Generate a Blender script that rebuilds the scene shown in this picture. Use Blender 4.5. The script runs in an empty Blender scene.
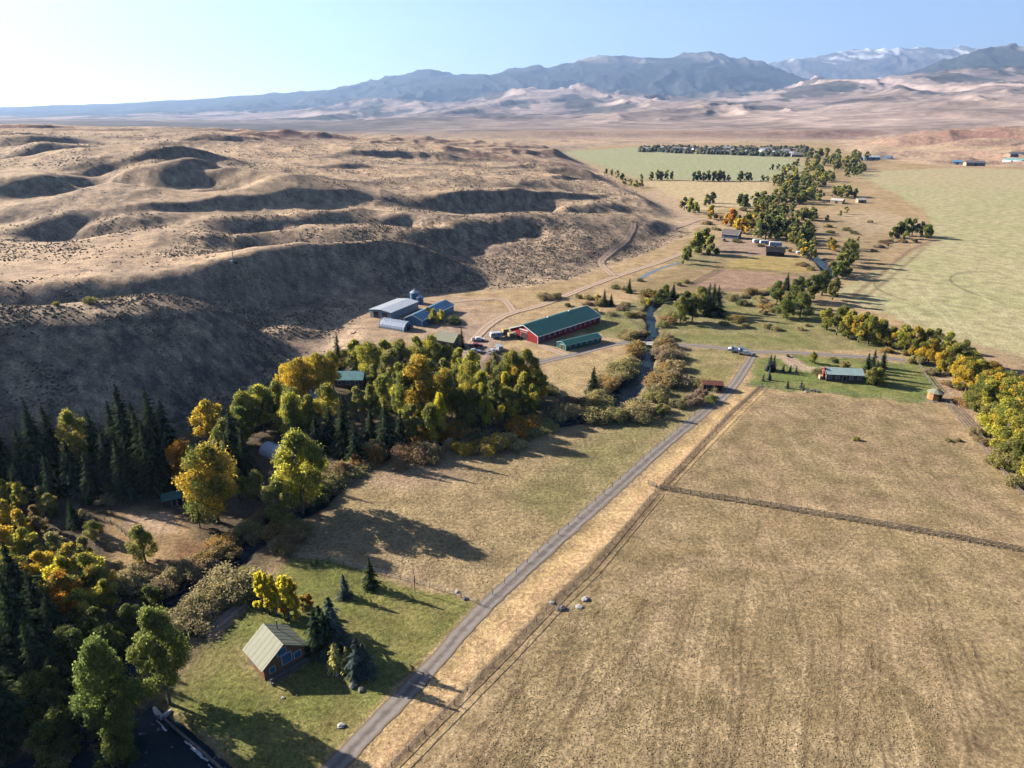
import bpy, math, random
import numpy as np
from mathutils import Vector, Matrix

# ------------------------------------------------------------------ camera, sky, sun, exposure
S = bpy.context.scene
C = S.collection
CAM_H, PITCH, FPX = 90.0, math.radians(22.0), 683.0
SUN_EL, SUN_AZ = 23.5, 23.0          # elevation; degrees ahead of straight left
cam = bpy.data.objects.new('camera', bpy.data.cameras.new('camera'))
C.objects.link(cam)
cam.data.lens = 24.01; cam.data.sensor_width = 36.0
cam.data.clip_start = 0.5; cam.data.clip_end = 90000
cam.location = (0, 0, CAM_H); cam.rotation_euler = (math.radians(90) - PITCH, 0, 0)
S.camera = cam

W = bpy.data.worlds.new('World'); S.world = W; W.use_nodes = True
wn = W.node_tree
bg = wn.nodes['Background']; bg.inputs[1].default_value = 0.07
sky = wn.nodes.new('ShaderNodeTexSky'); sky.sky_type = 'NISHITA'; sky.sun_disc = False
sky.sun_elevation = math.radians(SUN_EL); sky.sun_rotation = math.radians(-(90 - SUN_AZ))
sky.altitude = 2200; sky.air_density = 0.7; sky.dust_density = 3.2; sky.ozone_density = 1.3
wn.links.new(sky.outputs[0], bg.inputs[0])

sl = bpy.data.lights.new('sun', 'SUN'); sl.energy = 5.0; sl.angle = math.radians(0.53); sl.color = (1.0, 0.91, 0.80)
so = bpy.data.objects.new('sun', sl); C.objects.link(so)
_e, _a = math.radians(SUN_EL), math.radians(SUN_AZ)
SUN = Vector((-math.cos(_a) * math.cos(_e), math.sin(_a) * math.cos(_e), math.sin(_e)))
so.rotation_euler = SUN.to_track_quat('Z', 'Y').to_euler()
so.location = (-200, 100, 300)

S.view_settings.view_transform = 'Standard'; S.view_settings.look = 'None'
S.view_settings.gamma = 1; S.view_settings.use_curve_mapping = False
S.view_settings.exposure = 1.62
S.cycles.max_bounces = 4; S.cycles.diffuse_bounces = 0; S.cycles.glossy_bounces = 2
S.cycles.transmission_bounces = 2; S.cycles.volume_bounces = 0; S.cycles.transparent_max_bounces = 8
S.cycles.use_adaptive_sampling = True; S.cycles.adaptive_threshold = 0.03
S.cycles.use_denoising = True
S.cycles.sample_clamp_indirect = 4

rng = np.random.default_rng(7)
random.seed(7)

# ------------------------------------------------------------------ geometry of the view: rays to ground
cP, sP = math.cos(PITCH), math.sin(PITCH)
def Dn(py): return sP + (np.asarray(py, float) - 384) / FPX * cP
def at_z(px, z, py):
    v = (np.asarray(py, float) - 384) / FPX
    return (np.asarray(px, float) - 512) / FPX * z, z * (cP - v * sP)
def P0(px, py, h=0.0):
    z = (CAM_H - h) / Dn(py)
    return at_z(px, z, py)
def pix(x, y, h=0.0):
    z = y * cP + (CAM_H - h) * sP
    return 512 + FPX * x / z, 384 + FPX * ((CAM_H - h) * cP - y * sP) / z

# ------------------------------------------------------------------ numpy noise
def _hash(ix, iy, seed):
    n = (ix.astype(np.int64) * 374761393 + iy.astype(np.int64) * 668265263 + seed * 974634777) & 0xFFFFFFFF
    n = ((n ^ (n >> 13)) * 1274126177) & 0xFFFFFFFF
    n = n ^ (n >> 16)
    return (n & 0xFFFFFF) / float(0xFFFFFF)
def noise(x, y, seed=0):
    x = np.asarray(x, float); y = np.asarray(y, float)
    ix, iy = np.floor(x), np.floor(y); fx, fy = x - ix, y - iy
    u, v = fx * fx * fx * (fx * (fx * 6 - 15) + 10), fy * fy * fy * (fy * (fy * 6 - 15) + 10)
    def g(dx, dy):
        a = _hash(ix + dx, iy + dy, seed) * 2 * np.pi
        return np.cos(a) * (fx - dx) + np.sin(a) * (fy - dy)
    a, b, c, d = g(0, 0), g(1, 0), g(0, 1), g(1, 1)
    return 1.5 * ((a * (1 - u) + b * u) * (1 - v) + (c * (1 - u) + d * u) * v)
def fbm(x, y, o=4, seed=0, lac=2.03, gain=0.5):
    s, a, t = 0, 1, 0
    for k in range(o):
        s = s + a * noise(x, y, seed + k * 17); t += a; a *= gain
        x, y = x * lac + 3.1, y * lac - 1.7
    return s / t
def ridged(x, y, o=4, seed=0, gain=0.5):
    s, a, t = 0, 1, 0
    w = 1
    for k in range(o):
        n = 1 - np.abs(noise(x, y, seed + k * 13)) * 1.6
        n = np.clip(n, 0, 1) ** 2 * w
        w = np.clip(n * 1.6, 0, 1)
        s = s + a * n; t += a; a *= gain
        x, y = x * 2.07 + 5.3, y * 2.07 + 1.9
    return s / t
def sstep(a, b, x):
    t = np.clip((x - a) / (b - a), 0, 1); return t * t * (3 - 2 * t)

# ------------------------------------------------------------------ polyline and polygon distances
def seg_dist(x, y, pts, closed=False):
    best = np.full(np.shape(x), 1e9); along = np.zeros(np.shape(x))
    n = len(pts); L = 0
    for i in range(n if closed else n - 1):
        (ax, ay), (bx, by) = pts[i][:2], pts[(i + 1) % n][:2]
        dx, dy = bx - ax, by - ay; l2 = dx * dx + dy * dy + 1e-9
        t = np.clip(((x - ax) * dx + (y - ay) * dy) / l2, 0, 1)
        d = np.hypot(x - ax - t * dx, y - ay - t * dy)
        along = np.where(d < best, i + t, along); best = np.minimum(best, d); L += math.sqrt(l2)
    return best, along
def inside(x, y, pts):
    c = np.zeros(np.shape(x), bool); n = len(pts)
    for i in range(n):
        ax, ay = pts[i][:2]; bx, by = pts[(i + 1) % n][:2]
        if ay == by: continue
        c ^= ((ay > y) != (by > y)) & (x < (bx - ax) * (y - ay) / (by - ay) + ax)
    return c
def sdist(x, y, pts):          # negative inside
    d, _ = seg_dist(x, y, pts, True)
    return np.where(inside(x, y, pts), -d, d)
def W2(pl): return [tuple(float(c) for c in P0(a, b)) for a, b in pl]

# ------------------------------------------------------------------ the lie of the land
VALLEY = W2([(-330, 540), (-100, 482), (0, 476), (80, 472), (140, 458), (190, 434), (240, 407), (290, 376), (345, 352), (368, 338), (366, 312), (420, 296),
             (470, 292), (520, 289), (570, 281), (612, 266), (650, 254), (690, 236), (700, 226), (680, 212), (655, 199), (622, 183), (598, 168), (566, 153),
             (600, 147), (700, 143), (830, 143), (860, 158), (940, 166), (1100, 168), (1350, 175)]) + [(2500, 500), (2500, -2500), (-2500, -2500), (-2500, 40), (-300, 130)]
cps = []
def cp(*a):
    for px, py, h in a:
        x, y = P0(px, py, h); cps.append((x, y, h))
def cz(z, *a):                 # (px, py) seen at depth z
    for px, py in a:
        x, y = at_z(px, z, py); cps.append((x, y, CAM_H - z * float(Dn(py))))
def cw(z, h, *pxs):
    for px in pxs:
        y = (z - (CAM_H - h) * sP) / cP; cps.append(((px - 512) / FPX * z, y, h))
# near hill and its gully
def edge(pts, dz, dh, back=18, rise=.3):      # sharp-topped scarp: top at the picture point, level land behind, foot in front
    for px, py, h in pts:
        z = (CAM_H - h) / float(Dn(py)); X, Y = at_z(px, z, py); cps.append((float(X), float(Y), h))
        cw(z + back, h + rise, px); cw(z - dz, h - dh, px)
for k_, zc, py_, zf in ((-90, 200, 307, 168), (-45, 207, 307, 172), (0, 213, 306, 177), (45, 221, 306, 180), (85, 230, 303, 185), (120, 238, 299.5, 191), (150, 245, 298, 199), (178, 250, 301, 213), (205, 255, 307, 222), (232, 262, 320, 233), (258, 268, 338, 245), (285, 274, 352, 258)):
    top = CAM_H - zc * float(Dn(py_)); g_ = zc - zf
    cw(zc, top, k_); cw(zc - g_ * .17, top * .985, k_); cw(zc - g_ * .34, top * .915, k_); cw(zc - g_ * .56, top * .60, k_); cw(zc - g_ * .78, top * .22, k_); cw(zf, 0, k_); cw(zf - 10, 0, k_); cw(zc + 14, top * .8, k_)
cw(248, 8, -90, -30); cw(254, 5, 20); cw(260, 4, 70); cw(268, 3, 115); cw(274, 3, 160); cw(280, 2.5, 205); cw(288, 2, 245); cw(294, 1, 285)
# bench and its edge
edge([(-100, 288, 25), (-50, 287, 24.2), (0, 286, 23.3), (50, 286, 22.4), (100, 283, 21.6), (150, 279, 21.1), (195, 273, 21)], 11, 11, 16)
cp((228, 266, 22.5), (250, 262, 22.5), (275, 255, 23), (310, 248, 23.5), (345, 242, 24), (380, 239, 24), (412, 245, 20), (432, 258, 13), (448, 272, 6), (462, 284, 2),
   (300, 262, 18), (345, 260, 16), (385, 258, 15), (412, 264, 11), (300, 285, 9), (345, 283, 7.5), (385, 280, 6.5))
cp((262, 306, 4), (262, 322, 2.5), (300, 309, 2), (340, 307, 1.5), (380, 303, 1), (415, 297, 1), (445, 291, .8))
cp((-50, 270, 21), (60, 262, 22), (150, 250, 22.5), (0, 240, 23.5), (110, 235, 24), (200, 235, 24), (0, 226, 24), (80, 226, 24), (160, 226, 24), (220, 226, 24))
cw(385, 11, 290, 330, 365)
edge([(262, 232, 22), (300, 231, 22.5), (340, 230, 23), (375, 230, 22.5)], 11, 7)
cp((0, 217, 28), (70, 216, 28.5), (150, 216, 29), (220, 217, 28), (270, 214, 27), (330, 212, 26), (390, 212, 25))
# the broad hill behind
cp((-60, 165, 48), (0, 162, 49), (60, 158, 51), (100, 151, 54), (140, 149, 56), (175, 153, 56), (200, 161, 52), (222, 171, 46), (240, 182, 39), (262, 190, 35),
   (60, 182, 41), (120, 188, 38), (30, 175, 45), (85, 180, 38), (160, 196, 35), (200, 194, 32), (100, 203, 33), (30, 203, 33), (250, 204, 30), (300, 190, 34), (350, 192, 31), (350, 205, 28), (300, 208, 28))
cw(760, 46, 60, 160); cw(680, 44, 0)
cp((-60, 127, 63), (0, 127, 63), (60, 126, 63), (120, 127, 62), (200, 129, 59), (260, 131, 56), (50, 141, 56), (120, 140, 54), (220, 143, 50), (300, 138, 48), (380, 139, 42), (300, 150, 42), (220, 165, 42),
   (300, 165, 38), (400, 150, 36), (400, 168, 32), (450, 176, 28), (460, 150, 30), (500, 162, 25), (550, 168, 19), (540, 152, 22), (400, 186, 29), (450, 188, 26), (510, 182, 23), (560, 184, 18),
   (600, 182, 10), (605, 196, 13), (642, 207, 7), (560, 197, 18), (580, 160, 12))
# ridge above the red barn
edge([(30, 176, 45), (55, 177, 44), (80, 178, 41)], 11, 10); edge([(130, 170, 47), (165, 172, 46), (200, 172, 45), (225, 180, 40)], 14, 14)
edge([(55, 222, 27), (95, 222, 27), (255, 221, 25), (280, 219, 25), (325, 216, 24), (350, 214, 24), (385, 213, 24), (410, 212, 24), (425, 218, 22)], 10, 9)
edge([(30, 144, 57), (60, 144, 57), (90, 143, 57)], 20, 18)
cp((415, 232, 21), (440, 227, 20), (555, 212, 19), (600, 214, 13), (640, 218, 7), (665, 224, 2.5), (690, 234, 1),
   (500, 245, 8.5), (450, 256, 8), (570, 234, 10.5), (620, 236, 5), (480, 268, 3.5), (440, 280, 2.5), (540, 258, 4), (600, 254, 2.5), (650, 246, 1), (500, 282, 1), (560, 272, 1))
edge([(455, 224, 20), (480, 220, 20), (510, 216, 20), (532, 215, 19.5)], 12, 10, 20); 
cw(540, 14, 470, 520); cw(545, 11, 570, 620)
edge([(455, 200, 22), (472, 198, 22), (488, 200, 20), (505, 197, 21), (522, 198, 20), (538, 202, 16)], 11, 10, 20)
edge([(565, 208, 14), (580, 208, 13), (600, 208, 12), (615, 206, 10)], 8, 6)
edge([(500, 185, 25), (540, 186, 21), (580, 190, 15)], 15, 5); edge([(575, 172, 15), (600, 176, 11), (560, 160, 16)], 20, 9)
cp((580, 203, 13))
# far side of the valley
cp((880, 150, 6), (940, 142, 18), (1024, 138, 30), (1100, 138, 34), (930, 158, 2), (1024, 160, 2), (900, 136, 26), (980, 132, 42), (1060, 130, 46), (860, 146, 1), (820, 140, 3), (760, 139, 3), (700, 140, 2), (640, 142, 4), (580, 144, 10), (520, 142, 22))
cw(1700, 8, 0, 150, 300, 400); cw(1900, 4, 450, 560); cw(2100, 2, 650, 760)
cz(3000, (-80, 121), (60, 122), (200, 124), (330, 127), (450, 128), (560, 126), (650, 127), (740, 123), (820, 119), (900, 115), (1000, 109), (1100, 106))
cz(2350, (560, 131), (600, 132), (650, 131.5), (700, 131), (750, 132), (800, 130.5), (850, 130), (920, 128), (1020, 125)); cw(2280, 1.5, 560, 600, 650, 700, 750, 800, 850); cw(2450, 17, 580, 660, 740, 820)
cz(5000, (-80, 119), (60, 120), (200, 121), (330, 121), (450, 121), (560, 115), (650, 111), (740, 107), (820, 101), (900, 96), (960, 92), (1024, 88), (1100, 86))
cz(7500, (0, 116), (200, 117), (330, 115), (400, 113), (450, 112), (520, 104), (600, 102), (680, 101), (740, 97), (800, 91), (860, 84), (920, 80), (980, 77), (1050, 74))
cz(9300, (0, 115), (200, 113), (300, 110), (350, 107), (400, 100), (450, 100), (500, 96), (545, 88), (575, 85), (605, 93), (660, 98), (710, 95), (760, 91), (800, 85), (835, 76), (870, 74), (905, 69), (950, 70), (1000, 66), (1080, 60))
cz(11000, (100, 112), (300, 105), (430, 98), (520, 98), (600, 98), (700, 98), (800, 100), (880, 90))
cz(11600, (890, 78), (930, 68), (958, 56), (985, 50), (1010, 51), (1060, 46))
cz(12500, (280, 99), (350, 94), (430, 86), (500, 82), (560, 78), (640, 73), (715, 70), (760, 80), (820, 95), (950, 85))
cz(14500, (-80, 111), (0, 110), (70, 108), (140, 104), (175, 102), (205, 99), (240, 96), (280, 91), (320, 89), (350, 86), (380, 79), (405, 74), (430, 69), (448, 74), (465, 73), (480, 76), (505, 71), (535, 66), (560, 62), (600, 57), (640, 54), (660, 57), (690, 54), (715, 51), (740, 56), (765, 64), (790, 74), (815, 84), (880, 100))
cz(17000, (0, 114), (300, 108), (500, 95), (700, 85), (850, 85), (1000, 80))
cz(21000, (640, 78), (700, 68), (760, 62), (785, 60), (805, 58), (830, 53), (850, 48), (880, 47), (900, 50), (925, 49), (960, 50), (1000, 53), (1060, 50))
cw(25500, 200, -100, 200, 500, 800, 1100)
for z, h in ((120, 0), (260, 0), (600, 0)):
    cw(z, h, 700, 1000, 1300)
cw(170, 0, -100, 100, 300); cw(100, 0, 0, 300, 800)
cw(250, 0, 400, 550); cw(330, 0, 560, 650); cw(600, 0, 760); cw(1000, 0, 720, 800); cw(1500, 0, 650, 760)
# land out of the picture to the left and behind
for ang in (-60, -90, -130, 180, 130, 90, 60):
    for r, h in ((200, 0), (700, 22 if ang < 0 else 0), (3000, 40), (12000, 200)):
        t = math.radians(ang); cps.append((r * math.sin(t), r * math.cos(t), h))
CP = np.array(cps)
def _uv(x, y):
    r = np.hypot(x, y) + 1; return 1.6 * np.log(r), np.arctan2(x, y)
_u, _v = _uv(CP[:, 0], CP[:, 1]); _s = np.hypot(CP[:, 0], CP[:, 1])
_sc = np.maximum(_s, 300.) ** 0.5
def _phi(d2): return np.sqrt(d2 + 0.0006)
_A = _phi((_u[:, None] - _u[None]) ** 2 + (_v[:, None] - _v[None]) ** 2)
_n = len(CP)
_M = np.zeros((_n + 3, _n + 3)); _M[:_n, :_n] = _A + np.eye(_n) * -0.0012
_M[:_n, _n] = 1; _M[:_n, _n + 1] = _u; _M[:_n, _n + 2] = _v
_M[_n:, :_n] = _M[:_n, _n:].T
# heights are scaled by distance so that near hills are not bent by far mountains
def _hs(x, y): return np.maximum(np.hypot(x, y), 50.)
_w = np.linalg.solve(_M, np.concatenate([CP[:, 2] / _hs(CP[:, 0], CP[:, 1]), np.zeros(3)]))
RIVER = W2([(-20, 800), (62, 770), (80, 730), (98, 690), (118, 650), (150, 617), (190, 592), (222, 570), (250, 545), (285, 520), (318, 505), (350, 470), (395, 452), (450, 440), (520, 428), (575, 420), (608, 405), (632, 385), (645, 365), (652, 345), (654, 325), (648, 312), (660, 300), (700, 296), (745, 297), (790, 290), (832, 275), (822, 262), (806, 250), (800, 240)])
RW = [5, 5, 5, 4.6, 3.8, 3, 2.6, 2.6, 2, 1.6, 1.4, 1.4, 1.4, 1.5, 1.8, 2.2, 3.4, 3.8, 3.0, 2.4, 2, 2, 2.2, 2, 2, 2, 3, 3, 2.5, 2.5]
POND = W2([(128, 716), (150, 703), (163, 706), (190, 728), (236, 768), (262, 800), (60, 830), (90, 750)])
def river_d(x, y):
    d, al = seg_dist(x, y, RIVER)
    return d - np.interp(al, range(len(RW)), RW)
def terrain(x, y, detail=True):
    x = np.atleast_1d(np.asarray(x, float)); y = np.atleast_1d(np.asarray(y, float))
    out = np.empty(x.shape)
    u, v = _uv(x, y)
    for i in range(0, x.size, 20000):
        s = slice(i, i + 20000)
        A = _phi((u[s, None] - _u[None]) ** 2 + (v[s, None] - _v[None]) ** 2)
        out[s] = A @ _w[:_n] + _w[_n] + _w[_n + 1] * u[s] + _w[_n + 2] * v[s]
    out *= _hs(x, y)
    r = np.hypot(x, y)
    front = sstep(math.cos(math.radians(75)), math.cos(math.radians(52)), y / (r + 1))
    out = out * front + (1 - front) * np.clip(out, 0, 40 + 0.01 * r)
    if not detail: return out
    d = sdist(x, y, VALLEY)
    ramp = sstep(0, 1, d / (0.05 * r + 4))
    # erosion: gullies running down towards the valley, rolling ground, badlands
    near = sstep(2600, 900, r)
    w1 = fbm(x / 160, y / 160, 3, 5) * 60
    gul = ridged((.84 * y - .5 * x + w1 * 1.3) / 150, (.8 * x + .6 * y + w1) / 480, 4, 21, .45)
    lump = fbm(x / 70, y / 70, 4, 33)
    am = np.clip((r - 330) / 500, 0, 1); am2 = sstep(360, 560, r)
    aa = (.84 * y - .55 * x + 70 * fbm(x / 190, y / 190, 3, 23)) / 165; fl = np.floor(aa); fr = aa - fl
    saw = np.where(fr < .075, sstep(0, .075, fr), 1 - sstep(.075, 1, fr)) * sstep(.0, .4, noise(fl * 7.31 + .5, (.8 * x + .6 * y) / 170, 25)) - .06
    out += near * ramp * (am * 6 * (gul - 0.38) + am2 * 6 * saw * sstep(10, 110, d) + (0.4 + 1.3 * am) * lump)
    near_rg = ridged((x + 0.5 * y) / 34 + w1 / 80, (y - .4 * x) / 60, 3, 71)
    out += near * ramp * (0.7 + .6 * am) * (near_rg - .4)
    pxx = 512 + FPX * x / (np.maximum(y, 20) * cP + 34)
    bad = sstep(950, 1150, r) * sstep(2600, 1700, r) * sstep(120, 260, pxx) * sstep(640, 560, pxx)
    out += ramp * bad * 11 * (ridged(x / 190, y / 190, 4, 91) - 0.45)
    rhs = sstep(840, 900, pxx) * sstep(1150, 1300, r) * sstep(3000, 2000, r)
    out += ramp * rhs * 26 * (ridged((x + .3 * y) / 190, y / 430, 4, 47) - 0.45)
    mt = sstep(2300, 5000, r)
    wx = fbm(x / 2600, y / 2600, 3, 55) * 1500
    m1 = ridged((x + wx) / 1700, (y + .7 * wx) / 4200, 6, 61, .55)
    m2 = ridged((x - .15 * y + wx) / 620, (y + .3 * x) / 1700, 4, 67, .55)
    amp = np.interp(r, [2300, 5000, 9000, 12500, 14500, 22000, 30000], [40, 85, 105, 200, 85, 150, 120])
    lf = sstep(100, 420, pxx) * .75 + .25
    m3 = ridged((x + .1 * y) / 260, (y - .1 * x) / 700, 4, 73, .55)
    out += mt * amp * lf * ((m1 - .42) * 1.1 + np.interp(r, [9500, 11500], [.2, .6]) * (m2 - .4) + np.interp(r, [9500, 11500], [.07, .22]) * (m3 - .4))
    out *= ramp
    if (r < 900).any():
        rd = river_d(x, y)
        wob = noise(x / 3.1, y / 3.1, 9) * .8
        out -= 1.5 * sstep(1.6, -1.0, rd + wob) * (r < 1200)
        out -= 1.4 * sstep(1.2, -1.2, sdist(x, y, POND) + wob)
    return out
def Z(x, y): return float(terrain([x], [y])[0])
_TS = np.exp(np.linspace(math.log(70), math.log(3200), 420))
def hit_many(pts):
    """where the rays through these picture points meet the land"""
    px = np.array([p[0] for p in pts], float)[:, None]; py = np.array([p[1] for p in pts], float)[:, None]
    D = Dn(py); z = _TS[None]
    x, y = at_z(px, z, py); hh = CAM_H - z * D
    keep = ((hh < 70) & (hh > -15))
    T = np.full(x.shape, -99.0); T[keep] = terrain(x[keep], y[keep])
    below = (hh <= T) & keep
    idx = np.where(below.any(1), below.argmax(1), len(_TS) - 1)
    res = []
    for i, k in enumerate(idx):
        k0 = max(k - 1, 0)
        a = hh[i, k0] - T[i, k0]; b = hh[i, k] - T[i, k]
        if T[i, k0] < -90: f = 1
        else: f = a / (a - b + 1e-9)
        f = min(max(f, 0), 1)
        zz = _TS[k0] + f * (_TS[k] - _TS[k0])
        X, Y = at_z(float(px[i, 0]), zz, float(py[i, 0]))
        res.append((float(X), float(Y)))
    zs = terrain([r[0] for r in res], [r[1] for r in res])
    return [(r[0], r[1], float(q)) for r, q in zip(res, zs)]
def hit(px, py): return hit_many([(px, py)])[0]

# ------------------------------------------------------------------ materials
def new_mat(name):
    m = bpy.data.materials.new(name); m.use_nodes = True
    n = m.node_tree; b = n.nodes['Principled BSDF']; b.inputs['Specular IOR Level'].default_value = .25
    return m, n, b
def nd(n, t, **k):
    o = n.nodes.new(t)
    for a, v in k.items():
        if a.startswith('_'): o.inputs[int(a[1:])].default_value = v
        else: setattr(o, a, v)
    return o
def paint(name, col, rough=.7, metal=0, var=.18, scale=3.0, bump=.0, spec=.25, rib=None):
    m, n, b = new_mat(name)
    tc = nd(n, 'ShaderNodeTexCoord')
    nz = nd(n, 'ShaderNodeTexNoise'); nz.inputs['Scale'].default_value = scale; nz.inputs['Detail'].default_value = 6
    n.links.new(tc.outputs['Object'], nz.inputs['Vector'])
    mr = nd(n, 'ShaderNodeMapRange'); mr.inputs['To Min'].default_value = 1 - var * 1.6; mr.inputs['To Max'].default_value = 1 + var * 1.6
    mr.inputs['From Min'].default_value = .2; mr.inputs['From Max'].default_value = .8
    n.links.new(nz.outputs[0], mr.inputs[0])
    mx = nd(n, 'ShaderNodeVectorMath', operation='SCALE'); mx.inputs[0].default_value = col[:3]
    n.links.new(mr.outputs[0], mx.inputs['Scale']); last = mx.outputs[0]
    if rib:     # planks or metal ribs: (axis, period)
        wv = nd(n, 'ShaderNodeTexWave', bands_direction=rib[0]); wv.inputs['Scale'].default_value = 1 / rib[1] * .314; wv.inputs['Distortion'].default_value = 0.0
        n.links.new(tc.outputs['Object'], wv.inputs['Vector'])
        bp = nd(n, 'ShaderNodeBump'); bp.inputs['Strength'].default_value = .5; bp.inputs['Distance'].default_value = .05
        n.links.new(wv.outputs[0], bp.inputs['Height']); n.links.new(bp.outputs[0], b.inputs['Normal'])
    n.links.new(last, b.inputs['Base Color'])
    b.inputs['Roughness'].default_value = rough; b.inputs['Metallic'].default_value = metal; b.inputs['Specular IOR Level'].default_value = spec
    return m
def glass(name):
    m, n, b = new_mat(name); b.inputs['Base Color'].default_value = (.07, .16, .28, 1); b.inputs['Roughness'].default_value = .08; b.inputs['Specular IOR Level'].default_value = .8  # blue of the reflected sky is put into the base colour
    return m
M = {}
M['red_board'] = paint('red_board', (.30, .022, .028), .6, rib=('X', .4), var=.22, scale=.7)
M['green_metal'] = paint('green_metal', (.018, .105, .085), .42, var=.14, scale=.4, spec=.5)
M['teal_metal'] = paint('teal_metal', (.16, .33, .33), .45, var=.14, scale=.5, spec=.5)
M['pale_green_metal'] = paint('pale_green_metal', (.235, .24, .165), .7, var=.08, scale=.8, spec=.4)
M['white_trim'] = paint('white_trim', (.74, .74, .72), .6, var=.06)
M['white_metal'] = paint('white_metal', (.44, .48, .52), .4, var=.12, scale=.5, spec=.5)
M['galvanised'] = paint('galvanised', (.42, .47, .54), .35, .35, var=.14, scale=.8)
M['blue_metal'] = paint('blue_metal', (.12, .27, .40), .45, var=.15, scale=.6, spec=.4)
M['log_brown'] = paint('log_brown', (.24, .125, .06), .7, rib=('Z', .28), var=.22, scale=1.5)
M['dark_wood'] = paint('dark_wood', (.06, .04, .03), .8, var=.3)
M['grey_wood'] = paint('grey_wood', (.17, .15, .13), .85, var=.3)
M['red_brown_roof'] = paint('red_brown_roof', (.16, .06, .045), .7, var=.25)
M['grey_shingle'] = paint('grey_shingle', (.22, .24, .27), .8, var=.2)
M['stone'] = paint('stone', (.42, .40, .37), .85, var=.2, scale=1.2)
M['stone_dark'] = paint('stone_dark', (.16, .15, .14), .9, var=.3, scale=1.2)
M['concrete'] = paint('concrete', (.5, .48, .45), .8, var=.12)
M['tan_wall'] = paint('tan_wall', (.42, .30, .2), .7, var=.12)
M['brown_wood'] = paint('brown_wood', (.17, .10, .06), .75, rib=('Z', .3), var=.2)
M['pale_teal'] = paint('pale_teal', (.30, .40, .38), .5, var=.1, scale=.5, spec=.4)
M['honey_wood'] = paint('honey_wood', (.42, .22, .09), .7, rib=('Z', .3), var=.15)
M['plastic_white'] = paint('plastic_white', (.66, .68, .7), .5, var=.07)
M['rubber'] = paint('rubber', (.02, .02, .02), .8, var=.1)
M['car_white'] = paint('car_white', (.75, .76, .77), .25, var=.03, spec=.6)
M['car_blue'] = paint('car_blue', (.06, .11, .22), .25, var=.05, spec=.6)
M['car_red'] = paint('car_red', (.3, .03, .03), .25, var=.05, spec=.6)
M['car_silver'] = paint('car_silver', (.4, .42, .44), .25, .4, var=.03)
M['car_dark'] = paint('car_dark', (.04, .045, .05), .25, var=.05, spec=.6)
M['turquoise'] = paint('turquoise', (.08, .38, .30), .5, var=.1)
M['glass'] = glass('window_glass')
M['bark'] = paint('bark', (.20, .165, .125), .9, var=.35, scale=2)
M['bark_dark'] = paint('bark_dark', (.07, .05, .04), .9, var=.35, scale=2)
M['hay'] = paint('hay', (.42, .32, .16), .9, var=.25)

def leaf_mat(name, other, transl=.35):
    """leaf colour = the object's colour, drifting to a second leaf colour (share in alpha) clump by clump"""
    m = bpy.data.materials.new(name); m.use_nodes = True; n = m.node_tree; n.nodes.clear()
    oi = nd(n, 'ShaderNodeObjectInfo'); at = nd(n, 'ShaderNodeAttribute', attribute_name='tone')
    sep = nd(n, 'ShaderNodeSeparateXYZ'); n.links.new(at.outputs['Vector'], sep.inputs[0])
    thr = nd(n, 'ShaderNodeMath', operation='SUBTRACT'); n.links.new(oi.outputs['Alpha'], thr.inputs[0]); n.links.new(sep.outputs[0], thr.inputs[1])
    mr = nd(n, 'ShaderNodeMapRange'); mr.inputs['From Min'].default_value = -.12; mr.inputs['From Max'].default_value = .12
    n.links.new(thr.outputs[0], mr.inputs[0])
    mx = nd(n, 'ShaderNodeMix', data_type='RGBA'); n.links.new(mr.outputs[0], mx.inputs['Factor'])
    n.links.new(oi.outputs['Color'], mx.inputs['A']); mx.inputs['B'].default_value = (*other, 1)
    sc = nd(n, 'ShaderNodeVectorMath', operation='SCALE'); n.links.new(mx.outputs['Result'], sc.inputs[0])
    m2 = nd(n, 'ShaderNodeMapRange'); m2.inputs['To Min'].default_value = .55; m2.inputs['To Max'].default_value = 1.45
    n.links.new(sep.outputs[1], m2.inputs[0]); n.links.new(m2.outputs[0], sc.inputs['Scale'])
    df = nd(n, 'ShaderNodeBsdfDiffuse'); tr = nd(n, 'ShaderNodeBsdfTranslucent'); ms = nd(n, 'ShaderNodeMixShader', _0=transl)
    n.links.new(sc.outputs[0], df.inputs[0]); n.links.new(sc.outputs[0], tr.inputs[0])
    n.links.new(df.outputs[0], ms.inputs[1]); n.links.new(tr.outputs[0], ms.inputs[2])
    out = nd(n, 'ShaderNodeOutputMaterial'); n.links.new(ms.outputs[0], out.inputs[0])
    return m
M['leaf'] = leaf_mat('cottonwood_leaves', (.24, .27, .07), .6)
M['needle'] = leaf_mat('spruce_needles', (.02, .032, .018), .08)
M['twig'] = leaf_mat('willow_leaves', (.32, .28, .12), .4)

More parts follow.
